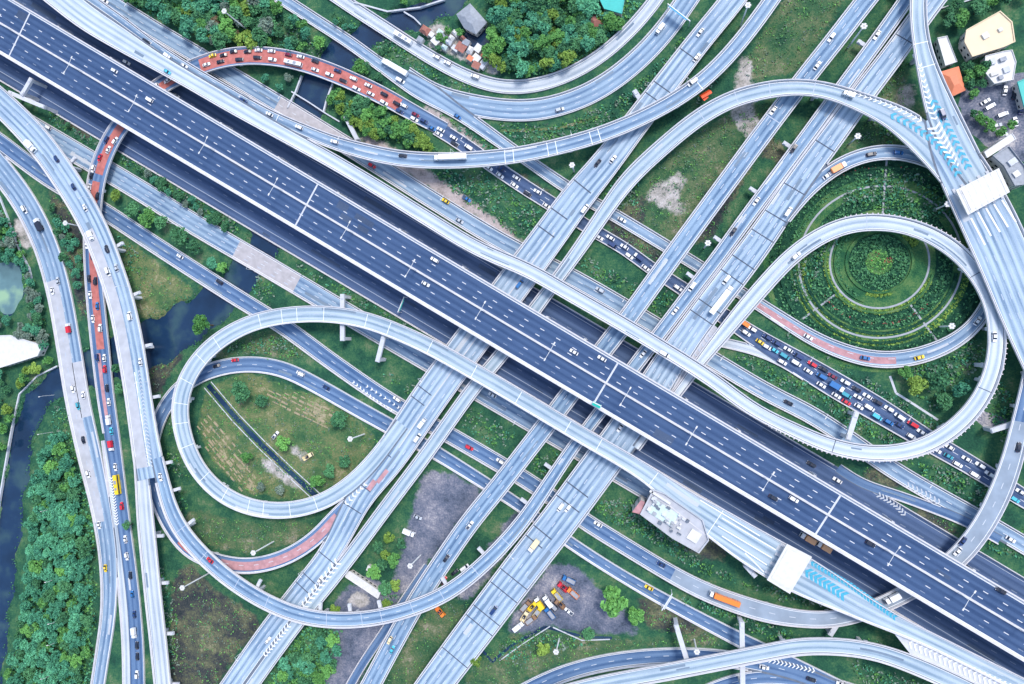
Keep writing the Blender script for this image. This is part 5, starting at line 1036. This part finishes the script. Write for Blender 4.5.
ORD = ['first', 'second', 'third', 'fourth', 'fifth', 'sixth', 'seventh', 'eighth', 'ninth', 'tenth', 'eleventh', 'twelfth', 'thirteenth', 'fourteenth', 'fifteenth', 'sixteenth', 'seventeenth', 'eighteenth', 'nineteenth', 'twentieth'] + ['twenty-' + x for x in ('first', 'second', 'third', 'fourth', 'fifth', 'sixth', 'seventh', 'eighth', 'ninth')] + ['thirtieth'] + ['thirty-' + x for x in ('first', 'second', 'third', 'fourth', 'fifth', 'sixth', 'seventh', 'eighth', 'ninth')] + ['fortieth'] + ['forty-' + x for x in ('first', 'second', 'third', 'fourth', 'fifth', 'sixth')]
pole_m = None
for i, (x, y) in enumerate([(12, 31), (84, 74), (147, 111), (216, 152), (283, 191), (353, 232), (418, 271), (485, 311), (554, 351), (624, 393), (690, 432), (765, 477), (886, 549), (957, 591), (1020, 628)]):
    k = near(M_, x, y); yaw = math.atan2(M_.T[k, 1], M_.T[k, 0]); h = 11
    o = empty('street_lamp', lat(M_, k, 0, .8), yaw); tag(o, '%s double armed lamp from the left on the main highway median' % ORD[i], 'street lamp', 'median lamps of the main highway')
    if pole_m is None:
        e = MB(); e.tube((0, 0, 0), (0, 0, h), .2, .12, 8); pole_m = e.mesh('pole', MT['steel']); arm = []
        for sg in (-1, 1):
            e = MB(); e.tube((0, 0, h - .1), (0, sg * 4.6, h + .4), .14, .11, 6); f_ = MB(); f_.box((0, sg * 5.2, h + .42), (.75, 1.5, .22)); arm.append((e.mesh('arm', MT['steel']), f_.mesh('luminaire', MT['roof_white'])))
    part('pole', pole_m, o)
    for am, lm in arm: a_ = part('arm', am, o); part('luminaire', lm, o)
sl_m = None
def small_lamp(px, py, yaw, label, group, z=0.0, h=9):
    global sl_m
    if sl_m is None:
        e = MB(); e.tube((0, 0, -.2), (0, 0, 9), .16, .09, 8); f_ = MB(); f_.tube((0, 0, 8.9), (2.0, 0, 9.3), .08, .06, 6); g_ = MB(); g_.box((2.5, 0, 9.3), (1.2, .45, .2)); sl_m = (e.mesh('pole', MT['steel']), f_.mesh('arm', MT['steel']), g_.mesh('luminaire', MT['roof_white']))
    p = G(px, py, z); o = empty('street_lamp', (p[0], p[1], z), yaw); tag(o, label, 'street lamp', group)
    part('pole', sl_m[0], o); part('arm', sl_m[1], o); part('luminaire', sl_m[2], o)
for i, (x, y) in enumerate([(54, 395), (53, 432), (57, 507), (56, 507.5), (60, 577), (63, 618), (62, 639), (56, 672)]):
    if i != 2: small_lamp(x, y, math.pi + .2, 'slender lamp pole in the left grove, %s from the top' % ORD[i if i < 2 else i - 1], 'lamp poles in the left grove')
for key, sd, sp, lab in (('F1', 1, 62, 'frontage road above the viaduct'), ('F2', -1, 64, 'wide blue road below the highway'), ('J', 1, 58, 'jammed road'), ('T2', 1, 70, 'upper curved flyover'), ('XP', 1, 60, 'left flyover'), ('D1', -1, 70, 'widest viaduct'), ('D4', -1, 74, 'rightmost diagonal viaduct')):
    r = ROADS[key]; s = 22; lst = []
    while s < r.S[-1]:
        k = int(np.interp(s, r.S, np.arange(r.n))); p = lat(r, k, sd * (r.hw[k] - .3)); s += sp
        if -10 < r.P[k, 0] < 1034 and -10 < r.P[k, 1] < 694 and not inside(r, np.array([p[:2]]), np.array([p[2]]), -.5, 3)[0] and not any(np.min(np.hypot(q.X[:, 0] - p[0], q.X[:, 1] - p[1]) - q.hw - 2 + (q.Z < r.Z[k] + 2) * 99) < 0 for q in ROADS.values() if q is not r): lst.append((k, p))
    lst.sort(key=lambda t: PROJ(t[1])[0])
    for i, (k, p) in enumerate(lst):
        px, py = PROJ(p); n = -r.N[k] * sd; small_lamp(px, py, math.atan2(n[1], n[0]), '%s single lamp from the left along the %s' % (ORD[i], lab), 'lamps along the ' + lab, p[2])
def gantry(a, b, z, col, label, h=6.5, panel=(0.1, .9), pw=.9):
    p, q = G(*a, z + h), G(*b, z + h); d = (q - p)[:2]; l = np.hypot(*d); d /= l; yaw = math.atan2(d[1], d[0]); o = empty('sign_gantry', (p[0], p[1], z), yaw); tag(o, label, 'sign gantry')
    for x in (0, l): e = MB(); e.tube((x, 0, -.2), (x, 0, h), .22, .18, 8); part('post', e.mesh('post', MT['steel']), o)
    e = MB(); e.box((l / 2, 0, h), (l + .5, .5, .5)); part('beam', e.mesh('beam', MT['steel']), o)
    x0, x1 = panel[0] * l, panel[1] * l; e = MB(); e.box(((x0 + x1) / 2, -.5, h + .1), (x1 - x0, .25, 3.2 * pw)); e.v = [(x, y - (z_ - h) * .55, z_) for x, y, z_ in e.v]; part('sign_panel', e.mesh('sign_panel', MT[col]), o)
gantry((668, 4), (690, 21), .2, 'sign_blue', 'sign gantry with a blue panel over the top canal road', pw=1.0)
gantry((593, 402), (601, 406), 15, 'sign_green', 'green sign board standing on the lower edge of the main highway', 5, (0, 1))
gantry((398, 312), (404, 297), .2, 'sign_green', 'slim teal sign gantry over the shaded road below the highway', pw=.35)
gantry((662, 610), (672, 594), .2, 'steel', 'plain steel gantry across the low loop road at the bottom', pw=.3)
# orange panel on a post, lone portal piers and beams seen in the photograph
p = G(705, 93, 9); o = empty('billboard', (p[0], p[1], 0), .5); tag(o, 'orange red panel on a post between two curved ramps', 'billboard')
e = MB(); e.tube((0, 0, -.2), (0, 0, 8), .4, .3, 8); part('post', e.mesh('post', MT['steel']), o)
e = MB(); e.box((0, 0, 9), (6.0, 1.5, 2.6)); e.box((-1.2, -1.6, 8.2), (3.0, 2.2, 1.8), .2); e.v = [(x, y - (z - 8) * .7, z) for x, y, z in e.v]; part('panel', e.mesh('panel', MT['sign_red']), o)
def portal(a, b, z, label, w=2.6, mat='kerb'):
    p, q = G(*a, z), G(*b, z); c = (p + q) / 2; d = (q - p)[:2]; l = np.hypot(*d); yaw = math.atan2(d[1], d[0]); o = empty('portal_pier', (c[0], c[1], 0), yaw); tag(o, label, 'pier')
    e = MB(); e.box((0, 0, z - .9), (l, w, 1.8)); part('crossbeam', e.mesh('crossbeam', MT[mat]), o)
    for sg in (-1, 1): e = MB(); e.box((sg * (l / 2 - 1.4), 0, (z - 1.8) / 2 - .1), (1.9, w * .8, z - 1.6)); part('column', e.mesh('column', MT[mat]), o)
    for sg in (-1, 1): e = MB(); e.box((sg * (l / 2 - 1.6), 0, z + .2), (2.6, w * .7, .5)); part('bearing_block', e.mesh('bearing_block', MT[mat]), o)
for a, b, z, lab in [((342, 294), (342, 341), 11.6, 'pale portal pier across the grey loop ramp near its top'), ((384, 334), (377, 362), 11.9, 'pale portal pier end showing below the grey loop ramp'), ((345, 116), (357, 140), 5.0, 'stub of an unfinished pier beam above the frontage road'), ((857, 412), (848, 440), 11.4, 'grey pier beam under the white viaduct at its bottom bend'), ((991, 431), (1026, 420), 9.2, 'broad pale portal pier left of the right hand ramp'),
                    ((634, 90), (652, 116), 6.2, 'pier beam showing left of the widest viaduct at the top'), ((742, 622), (743, 690), 11.6, 'long portal pier across the bottom pale ramp'), ((676, 625), (688, 664), 11.6, 'slanted portal pier above the bottom curved road'), ((844, 614), (830, 636), 6.0, 'pale pier beam across the long blue road near the plaza'), ((31, 78), (21, 95), 12.6, 'pale beam leaning out from the lower edge of the main highway'), ((8, 92), (44, 107), 11.6, 'pale pier beam beside the left flyover at top left'),
                    ((745, 565), (756, 577), 11.5, 'short pier beam below the lower toll plaza'), ((982, 110 + 255), (1004, 368), 9.8, 'pier beam at the right of the garden loop')]:
    portal(a, b, z, lab)

# ------------------------------------------------------------------ vehicles
def wheel(r=.34, w=.24): e = MB(); e.tube((0, -w / 2, 0), (0, w / 2, 0), r, r, 12); return e
WH = None
def loft(mb, st, mi=0):
    """st: list of (x, halfwidth, z0, z1, top halfwidth)"""
    i = len(mb.v)
    for x, h, z0, z1, t in st: mb.v += [(x, -h, z0), (x, h, z0), (x, t, z1), (x, -t, z1)]
    for k in range(len(st) - 1):
        a = i + 4 * k; b = a + 4
        for j in range(4): mb.f.append((a + j, b + j, b + (j + 1) % 4, a + (j + 1) % 4)); mb.m.append(mi)
    e = i + 4 * (len(st) - 1); mb.f += [(i, i + 1, i + 2, i + 3), (e + 3, e + 2, e + 1, e)]; mb.m += [mi, mi]
def glasshouse(x0, x1, x2, x3, w, tw, z0, z1):
    """cabin: windscreen base x3 -> roof front x2, roof rear x1 -> rear window base x0"""
    g = MB(); loft(g, [(x0, w, z0 - .02, z0, w), (x1, w, z0 - .02, z1 - .06, tw), (x2, w, z0 - .02, z1 - .06, tw), (x3, w, z0 - .02, z0, w)])
    r = MB(); loft(r, [(x1 - .12, tw + .03, z1 - .07, z1 - .02, tw - .05), (x1 + .3, tw + .05, z1 - .07, z1, tw - .05), (x2 - .3, tw + .05, z1 - .07, z1, tw - .05), (x2 + .08, tw + .03, z1 - .07, z1 - .03, tw - .05)])
    return g, r
GL, TY = MT['glass'], MT['tyre']
LIGHTM = plain('lamp lens', (0.8, 0.82, 0.85), .2); REDM = plain('tail lamp', (0.4, 0.02, 0.02), .3)
VP = {}
def veh_proto(kind, col):
    if (kind, col) in VP: return VP[(kind, col)]
    pm_ = MT['car ' + col]; parts = []; k = 1.12
    def P_(name, mb, mat): parts.append((name, mb.mesh(name, mat)))
    def wheels(xs, y, r=.34):
        for x in xs:
            for sg in (-1, 1): e = MB(); e.tube((x, sg * y - .13, r), (x, sg * y + .13, r), r, r, 12); P_('wheel', e, TY)
    if kind in ('car', 'taxi', 'pickup', 'van', 'suv'):
        L_ = {'car': 4.7, 'taxi': 4.6, 'pickup': 5.3, 'van': 5.2, 'suv': 4.8}[kind] / 2; w = .92 if kind != 'van' else .98; bh = {'car': .88, 'taxi': .88, 'pickup': 1.05, 'van': 1.05, 'suv': 1.0}[kind]; th = {'car': 1.45, 'taxi': 1.48, 'pickup': 1.75, 'van': 1.98, 'suv': 1.72}[kind]
        b = MB(); loft(b, [(-L_, w * .82, .35, bh * .82, w * .74), (-L_ + .25, w * .97, .26, bh * .97, w * .88), (-L_ * .45, w, .22, bh, w * .93), (L_ * .35, w, .22, bh * .98, w * .93), (L_ - .45, w * .96, .24, bh * .84, w * .86), (L_, w * .80, .34, bh * .66, w * .68)]); 
        if kind == 'pickup':
            g, r = glasshouse(-L_ * .22, -L_ * .1, L_ * .22, L_ * .48, w * .88, w * .74, bh, th)
            t = MB(); t.box((-L_ * .6, 0, bh - .02), (L_ * .66, w * 1.55, .06)); P_('cargo_bed', t, MT['joint'])
            for sg in (-1, 1): b.box((-L_ * .6, sg * w * .86, bh + .06), (L_ * .76, .12, .25))
        elif kind == 'van': g, r = glasshouse(-L_ * .98, -L_ * .93, L_ * .35, L_ * .68, w * .92, w * .84, bh, th)
        elif kind == 'suv': g, r = glasshouse(-L_ * .95, -L_ * .80, L_ * .14, L_ * .46, w * .9, w * .78, bh, th)
        else: g, r = glasshouse(-L_ * .80, -L_ * .42, L_ * .12, L_ * .46, w * .88, w * .70, bh, th)
        P_('body', b, pm_); P_('window', g, GL); P_('roof', r, pm_)
        if kind == 'taxi': e = MB(); e.box((0, 0, th + .07), (.25, .7, .16)); P_('roof_sign', e, MT['roof_white'])
        for sg in (-1, 1):
            e = MB(); e.box((L_ - .14, sg * w * .62, bh * .66), (.3, .3, .14)); P_('headlight', e, LIGHTM)
            e = MB(); e.box((-L_ + .04, sg * w * .62, bh * .72), (.2, .3, .14)); P_('tail_light', e, REDM)
        wheels((-L_ * .60, L_ * .62), w - .12)
    elif kind in ('truck', 'semi', 'open_truck', 'digger_truck'):
        LT = {'truck': 7.0, 'open_truck': 7.4, 'semi': 15.5, 'digger_truck': 6.4}[kind]; w = 1.25; x1 = LT / 2
        cabm = pm_ if kind in ('digger_truck', 'open_truck') else MT['car white']
        c = MB(); loft(c, [(x1 - 2.0, w * .95, .6, 2.6, w * .9), (x1 - .5, w * .95, .5, 2.65, w * .88), (x1 - .1, w * .93, .5, 1.7, w * .9), (x1, w * .9, .55, 1.2, w * .85)]); P_('cab', c, cabm)
        g = MB(); loft(g, [(x1 - .46, w * .84, 1.62, 2.5, w * .76), (x1 - .02, w * .84, 1.55, 1.66, w * .80)]); P_('windscreen', g, GL)
        ch = MB(); ch.box((-1.0, 0, .75), (LT - 2.2, 1.0, .3)); P_('chassis', ch, MT['joint'])
        xb0, xb1 = -LT / 2, x1 - 2.5
        t = MB()
        if kind in ('truck', 'semi'):
            H = 3.4 if kind == 'semi' else 3.0; t.box(((xb0 + xb1) / 2, 0, (H + .95) / 2), (xb1 - xb0, 2 * w, H - .95)); P_('cargo_box', t, pm_)
            e = MB(); e.box(((xb0 + xb1) / 2, 0, H + .02), (xb1 - xb0 - .25, 2 * w - .25, .05)); P_('box_roof', e, pm_)
        else:
            t.box(((xb0 + xb1) / 2, 0, 1.05), (xb1 - xb0, 2 * w, .14)); 
            for sg in (-1, 1): t.box(((xb0 + xb1) / 2, sg * (w - .05), 1.5), (xb1 - xb0, .1, .85))
            t.box((xb0 + .05, 0, 1.5), (.1, 2 * w - .2, .85)); t.box((xb1 - .05, 0, 1.6), (.1, 2 * w - .2, 1.0)); P_('cargo_bed', t, pm_)
            if kind == 'digger_truck':
                e = MB(); e.box((xb1 - 1.2, 0, 1.9), (1.5, 1.5, 1.5)); P_('crane_base', e, MT['car dark']); e = MB(); e.tube((xb1 - 1.0, .2, 2.6), (xb0 - .2, .3, 2.2), .22, .16, 6); P_('crane_arm', e, pm_)
            else: e = MB(); e.box(((xb0 + xb1) / 2, 0, 1.3), (xb1 - xb0 - .3, 2 * w - .3, .35)); P_('load', e, MT['grey_concrete'])
        wheels((x1 - 1.1, xb0 + 1.0, xb0 + 2.2) if kind != 'semi' else (x1 - 1.1, x1 - 4.0, xb0 + 1.2, xb0 + 2.4, xb0 + 3.6), 1.05, .48)
    elif kind == 'bus':
        L_ = 5.8; w = 1.25; b = MB(); loft(b, [(-L_, w * .93, .4, 3.0, w * .86), (-L_ + .3, w, .35, 3.15, w * .9), (L_ - .4, w, .35, 3.15, w * .9), (L_, w * .93, .4, 2.9, w * .84)]); P_('body', b, pm_)
        g = MB(); g.box((0, 0, 2.1), (2 * L_ - .5, 2 * w + .02, .85)); g.box((L_ - .06, 0, 2.0), (.22, 2 * w * .84, 1.1)); P_('window', g, GL)
        e = MB(); e.box((1.5, 0, 3.22), (2.2, 1.5, .2)); e.box((-2.5, 0, 3.2), (1.4, 1.3, .16)); P_('roof_unit', e, MT['roof_grey']); wheels((-L_ * .55, L_ * .6), 1.08, .48)
    VP[(kind, col)] = parts; return parts
VEH = []
def V(key, items):
    """items: (x, y, colour[, kind[, scale]]) on a road"""
    r = ROADS[key]
    for it in items:
        x, y, col = it[:3]; kind = it[3] if len(it) > 3 else ('suv' if (x * 7 + y * 3) % 5 < 1.6 else 'car'); k = near(r, x, y); z = float(r.Z[k]) + .035
        p = G(x, y, z); v = p[:2] - r.X[k]; o = float(np.clip((v * r.N[k]).sum(), -(r.hw[k] - 1.9), r.hw[k] - 1.9)); t = float((v * r.T[k]).sum())
        q = r.X[k] + r.N[k] * o + r.T[k] * t; yaw = math.atan2(r.T[k, 1], r.T[k, 0]) + (math.pi if o > 0 else 0) + rng.uniform(-.03, .03)
        VEH.append((kind, col, (q[0], q[1], z), yaw, r.desc, r.order, (x, y), it[4] if len(it) > 4 else 1.0))
def VG(desc, items, order='x'):
    for x, y, col, kind, deg in items:
        p = G(x, y, .15); VEH.append((kind, col, (p[0], p[1], .12), math.radians(deg), desc, order, (x, y), 1.0))
V('N', [(213, 56, 'yellow', 'taxi'), (224, 55.5, 'dark'), (234, 52, 'dark'), (248, 52, 'dark'), (259, 50.5, 'white'), (272, 51.5, 'white'), (289, 55, 'maroon'), (301, 57, 'white'), (315.5, 61.5, 'dark'), (338, 71, 'dark blue'), (343.6, 81, 'dark'), (207, 65, 'white'), (221, 62, 'dark'), (240, 60, 'dark'), (258, 58, 'dark'), (273, 60, 'white'), (294.5, 64, 'white', 'bus', .9), (315.5, 70, 'white'), (330, 75, 'white'), (354, 79, 'white'), (368.7, 85.7, 'white'), (357, 89, 'white'), (371, 94, 'white'), (384.5, 94.5, 'dark'), (384.5, 103, 'white'), (397, 103.7, 'dark'), (400, 112, 'dark blue'), (404, 106, 'white'), (416, 115, 'maroon'), (414, 121, 'white'), (424.5, 121.5, 'dark blue'), (432, 130, 'blue'),
        (168, 81, 'white'), (156, 86.5, 'white'), (161, 92, 'white'), (107, 140.5, 'dark blue'), (116, 141, 'white'), (109, 150, 'white'), (100.5, 158, 'red'), (94, 169, 'white'), (92, 176, 'dark'), (90, 188, 'white'), (98, 196, 'dark'), (88, 231, 'white'), (87.5, 245, 'white'), (93, 256, 'dark'), (89.7, 279, 'dark'), (96, 281, 'dark'), (91, 295, 'white'), (98, 306, 'blue'), (93.6, 319, 'white'), (101, 328, 'white'), (98, 358, 'dark blue'), (105, 358, 'white'), (105.5, 369, 'red'), (107.6, 388, 'dark'), (109.5, 402, 'white'), (110, 419.5, 'white', 'truck', .85), (112, 431, 'cyan'), (112.5, 445.5, 'red', 'truck', .9), (116, 467, 'white'), (119, 484, 'yellow', 'bus'), (122.6, 505.6, 'red'), (126, 539, 'white'), (127.5, 556, 'white'), (131, 575, 'dark'), (133, 594, 'blue'), (135, 614, 'dark blue'), (135.5, 632, 'white', 'truck', .9), (137.6, 645, 'dark'), (138, 656, 'dark'), (137.6, 674, 'white')])
V('J', [(441, 130, 'white'), (438, 136, 'white'), (454, 138, 'white'), (453, 147, 'dark'), (469, 147.6, 'white', 'van'), (488, 169.6, 'white'), (501, 168.6, 'dark blue'), (499.6, 176.5, 'white'), (516.5, 178, 'white'), (514, 186.5, 'white'), (527.5, 194.5, 'dark'), (537.7, 192, 'white'), (546.7, 206, 'white'), (599, 238, 'white'), (610.5, 238, 'white'), (612, 247, 'dark blue', 'van'), (624.5, 247, 'white'), (628, 258, 'white'), (638.5, 257, 'dark blue', 'truck', .8), (645.7, 268, 'white'), (678, 288, 'white'), (744, 323, 'orange', 'truck', .8), (752, 329, 'white'), (746, 333, 'white'), (760, 342, 'yellow', 'taxi'), (767, 347, 'white'), (767, 337, 'dark blue'), (776, 343, 'dark blue'), (774, 350, 'cyan'), (788, 349.5, 'white'), (784.5, 356, 'teal', 'van'), (798, 356, 'dark blue', 'van'), (796, 363, 'white', 'van'), (782, 362, 'white'), (812, 364, 'red'), (808, 371, 'white'), (823, 369, 'dark'), (821, 376, 'blue', 'van'), (832, 376, 'maroon'), (845, 382, 'white'), (821, 385, 'white'), (836, 386.5, 'blue', 'truck', 1.1), (856, 389, 'dark'), (836, 395.5, 'white'), (846, 395, 'teal', 'van'), (846, 402, 'red'), (858, 397, 'white'), (867, 396, 'white'), (877, 402, 'dark'), (858.5, 406.5, 'white'), (869, 407.5, 'white', 'van'), (876.6, 416.5, 'cyan', 'van'), (888.5, 408.6, 'white'), (888.5, 422, 'blue'), (899, 416.5, 'white', 'van'), (899, 425, 'dark blue'), (912, 424, 'red', 'van'), (921, 432, 'white'), (911, 436.5, 'white'), (949, 447, 'white'), (936, 450, 'white'), (948, 456, 'teal'), (966, 458.7, 'white'), (957, 464, 'white'), (979.5, 465, 'white'), (974, 475, 'white', 'van'), (1020, 491.6, 'white'), (1014, 499, 'cyan'), (989, 474, 'white')])
V('M', [(115, 71, 'white'), (150, 100, 'white', 'van'), (435, 260, 'white'), (426, 284, 'white'), (574, 352, 'white'), (602, 358.5, 'white'), (793.5, 499, 'white'), (773, 497.4, 'dark'), (870, 543.5, 'dark'), (1000.5, 590, 'dark')])
V('F0', [(127.5, 63, 'white'), (837, 480, 'white'), (811, 464, 'dark'), (177, 96, 'silver')])
V('F5', [(807, 537.5, 'pale', 'truck', 1.15), (823, 546, 'pale', 'truck', 1.05)])
V('V', [(663, 356, 'white', 'van'), (168, 72, 'cyan'), (796, 256, 'white'), (994, 337, 'white')])
V('T2', [(147, 42, 'dark'), (169, 57, 'white', 'truck', .7), (185, 66, 'white'), (244, 101, 'dark blue'), (270, 114.5, 'white'), (299.6, 127.6, 'white'), (335, 142, 'white'), (403, 156, 'dark'), (451, 158, 'white', 'semi', 1.15), (692.5, 83, 'white', 'van')])
V('F1', [(106, 1.5, 'white'), (125.6, 18.7, 'dark'), (372.5, 166, 'red'), (446.5, 200, 'yellow', 'taxi'), (788, 402.5, 'dark'), (600, 290, 'silver'), (1010, 539, 'white'), (460, 221, 'silver')])
V('B1', [(401, 81, 'white', 'van'), (387, 62.5, 'white'), (399, 63, 'white', 'semi', 1.1), (458, 117, 'blue'), (622, 220, 'white'), (808, 337, 'white'), (865, 358, 'blue'), (919, 357.5, 'yellow', 'taxi'), (977, 321, 'white'), (871, 154.6, 'dark'), (898, 153, 'blue'), (838, 168, 'orange', 'truck', 1.1), (827, 176, 'white')])
V('B2', [(660, 30, 'white', 'truck', .85), (560, 110, 'silver')])
V('B3', [(404, 39, 'white', 'bus'), (437, 57.5, 'white'), (448, 63.5, 'white'), (475.5, 77, 'white', 'van')])
V('D1', [(700, 33, 'white'), (696.5, 58, 'white'), (597.6, 163.5, 'dark'), (613, 159.5, 'white'), (585, 209, 'white', 'van'), (422.7, 423, 'white', 'truck', .85), (418, 437.6, 'white', 'van'), (326.5, 585.7, 'white'), (268.5, 640, 'white'), (520, 284, 'blue', 'van')])
V('D2', [(831, 38, 'white'), (817, 66, 'white'), (773, 111, 'white'), (470, 525, 'white', 'pickup'), (446.5, 558, 'dark'), (390, 640, 'cream'), (392.5, 649, 'cyan')])
V('P', [(876.6, 35.6, 'white'), (793.5, 149, 'dark'), (756, 201.6, 'white'), (733, 232, 'dark'), (692, 287, 'white', 'van'), (675, 311, 'white'), (643, 354, 'white'), (161, 477, 'white'), (210.5, 560, 'red')])
V('XP', [(33, 147, 'white', 'truck', 1.15), (57, 159, 'dark blue'), (74, 187, 'dark blue'), (85.7, 208, 'white'), (92, 236, 'white', 'truck', .8), (107.6, 249, 'dark'), (109, 272, 'white', 'van'), (117, 268, 'silver'), (130.5, 316, 'white', 'van'), (141, 362, 'white')])
V('E1', [(25.6, 210, 'white', 'van'), (40.5, 225, 'dark', 'truck', 1.2), (58.5, 281, 'silver'), (53, 291, 'white'), (70, 328, 'red', 'truck', .85), (74, 389, 'white'), (84, 395, 'white'), (79, 406, 'teal'), (84, 440, 'dark'), (89, 474, 'white'), (99.7, 525, 'white'), (106, 568, 'yellow', 'taxi')])
V('F2', [(49, 127.6, 'white'), (492.6, 395, 'white')])
V('F3', [(180.6, 256.5, 'white'), (220, 282, 'dark'), (399, 396, 'white'), (469.7, 447.5, 'red'), (500.5, 461, 'white'), (598, 524, 'white'), (661, 564, 'dark blue'), (724, 597.5, 'orange', 'semi', 1.0), (891, 597, 'white', 'truck', 1.1), (962, 541, 'dark blue'), (957, 551, 'white'), (1018, 447, 'dark')])
V('K', [(235.5, 360, 'red'), (217, 366, 'dark'), (301, 373.5, 'white', 'van'), (326.5, 387.5, 'dark blue'), (649, 587, 'yellow', 'taxi'), (764, 652, 'silver')])
V('D4', [(726, 280, 'white', 'van'), (721, 300, 'white', 'semi', 1.1), (788, 212, 'white', 'van'), (560.6, 507, 'white', 'van'), (568, 508, 'white'), (534, 545, 'cream', 'truck', 1.1), (494, 609.5, 'dark blue', 'van'), (620, 428, 'white')])
V('Y', [(764, 667, 'white'), (811, 679, 'dark')])
V('Y2', [(841, 683, 'white')])
V('Q', [(848, 95, 'white', 'truck', .8)])
V('S', [(942, 115, 'dark blue', 'van')])
VG('the top right car park', [(1004.5, 91, 'white', 'car', 80), (1014, 95, 'dark', 'car', 80), (985, 102, 'white', 'car', 30), (989.5, 107, 'white', 'van', 30), (1002, 115, 'white', 'van', 20), (1015, 122, 'white', 'car', 100), (1002, 135, 'white', 'car', 10), (1020, 110, 'dark blue', 'car', 85), (996, 126, 'silver', 'car', 15)])
VG('the gravel yard between the diagonals', [(410, 532, 'white', 'truck', -20), (418, 517, 'silver', 'car', -20)])
VG('the bare gravel under the curved ramp', [(444, 580, 'red', 'pickup', 55), (465, 567, 'white', 'van', 35), (455, 572, 'dark', 'car', 40)])
VG('the grass beside the rightmost viaduct', [(441, 611, 'orange', 'digger_truck', -45)])
VG('the lorry yard', [(533, 605, 'yellow', 'digger_truck', 50), (539.5, 602, 'yellow', 'truck', 125), (548, 600, 'white', 'truck', 130), (557, 594, 'yellow', 'open_truck', 130), (563, 586, 'red', 'digger_truck', 140), (573, 592, 'orange', 'open_truck', 140), (569, 579, 'blue', 'open_truck', 155), (538, 611, 'yellow', 'open_truck', 55), (525, 615, 'cream', 'digger_truck', 60), (519, 625, 'white', 'truck', 40), (550, 612, 'blue', 'open_truck', 130), (569, 611, 'white', 'pickup', 145), (531.6, 618.7, 'brown', 'open_truck', 40), (552, 604, 'dark', 'open_truck', 135), (560, 603, 'brown', 'digger_truck', 140), (526, 605, 'brown', 'open_truck', 50)])
VG('the dirt beside the frontage road', [(467, 199, 'blue', 'pickup', -35)])
VG('the dry loop field', [(309, 456, 'cream', 'digger_truck', 30), (276, 435, 'white', 'pickup', 50)])
KN = {'car': 'car', 'taxi': 'taxi', 'pickup': 'pickup', 'van': 'van', 'suv': 'car', 'truck': 'box lorry', 'semi': 'trailer lorry', 'open_truck': 'open lorry', 'digger_truck': 'crane lorry', 'bus': 'bus'}
ON = {'car': 'parked_car' if False else 'car', 'taxi': 'taxi', 'pickup': 'pickup_truck', 'van': 'van', 'suv': 'car', 'truck': 'box_lorry', 'semi': 'trailer_lorry', 'open_truck': 'open_lorry', 'digger_truck': 'crane_lorry', 'bus': 'bus'}
from collections import defaultdict
grp = defaultdict(list)
for i, v in enumerate(VEH): grp[(v[1], KN[v[0]], v[4])].append(i)
LAB = {}
for (col, kn, desc), idx in grp.items():
    ax = 0 if VEH[idx[0]][5] == 'x' else 1
    idx.sort(key=lambda i: VEH[i][6][ax]); side = 'left' if ax == 0 else 'top'
    cw = 'dark' if col == 'dark' else col
    for n, i in enumerate(idx):
        LAB[i] = '%s %s on %s' % (cw, kn, desc) if len(idx) == 1 else '%s %s %s from the %s on %s' % (ORD[n], cw, kn, side, desc)
for i, (kind, col, loc, yaw, desc, order, px, sc) in enumerate(VEH):
    o = empty(ON[kind], loc, yaw); k = 1.1 * sc; o.scale = (k, 1.1 * min(sc, 1.1), 1.1 * min(sc, 1.05))
    for nm, me in veh_proto(kind, col): part(nm, me, o)
    tag(o, LAB[i], 'lorry' if 'lorry' in KN[kind] else KN[kind], 'traffic on ' + desc)
print('vehicles', len(VEH))
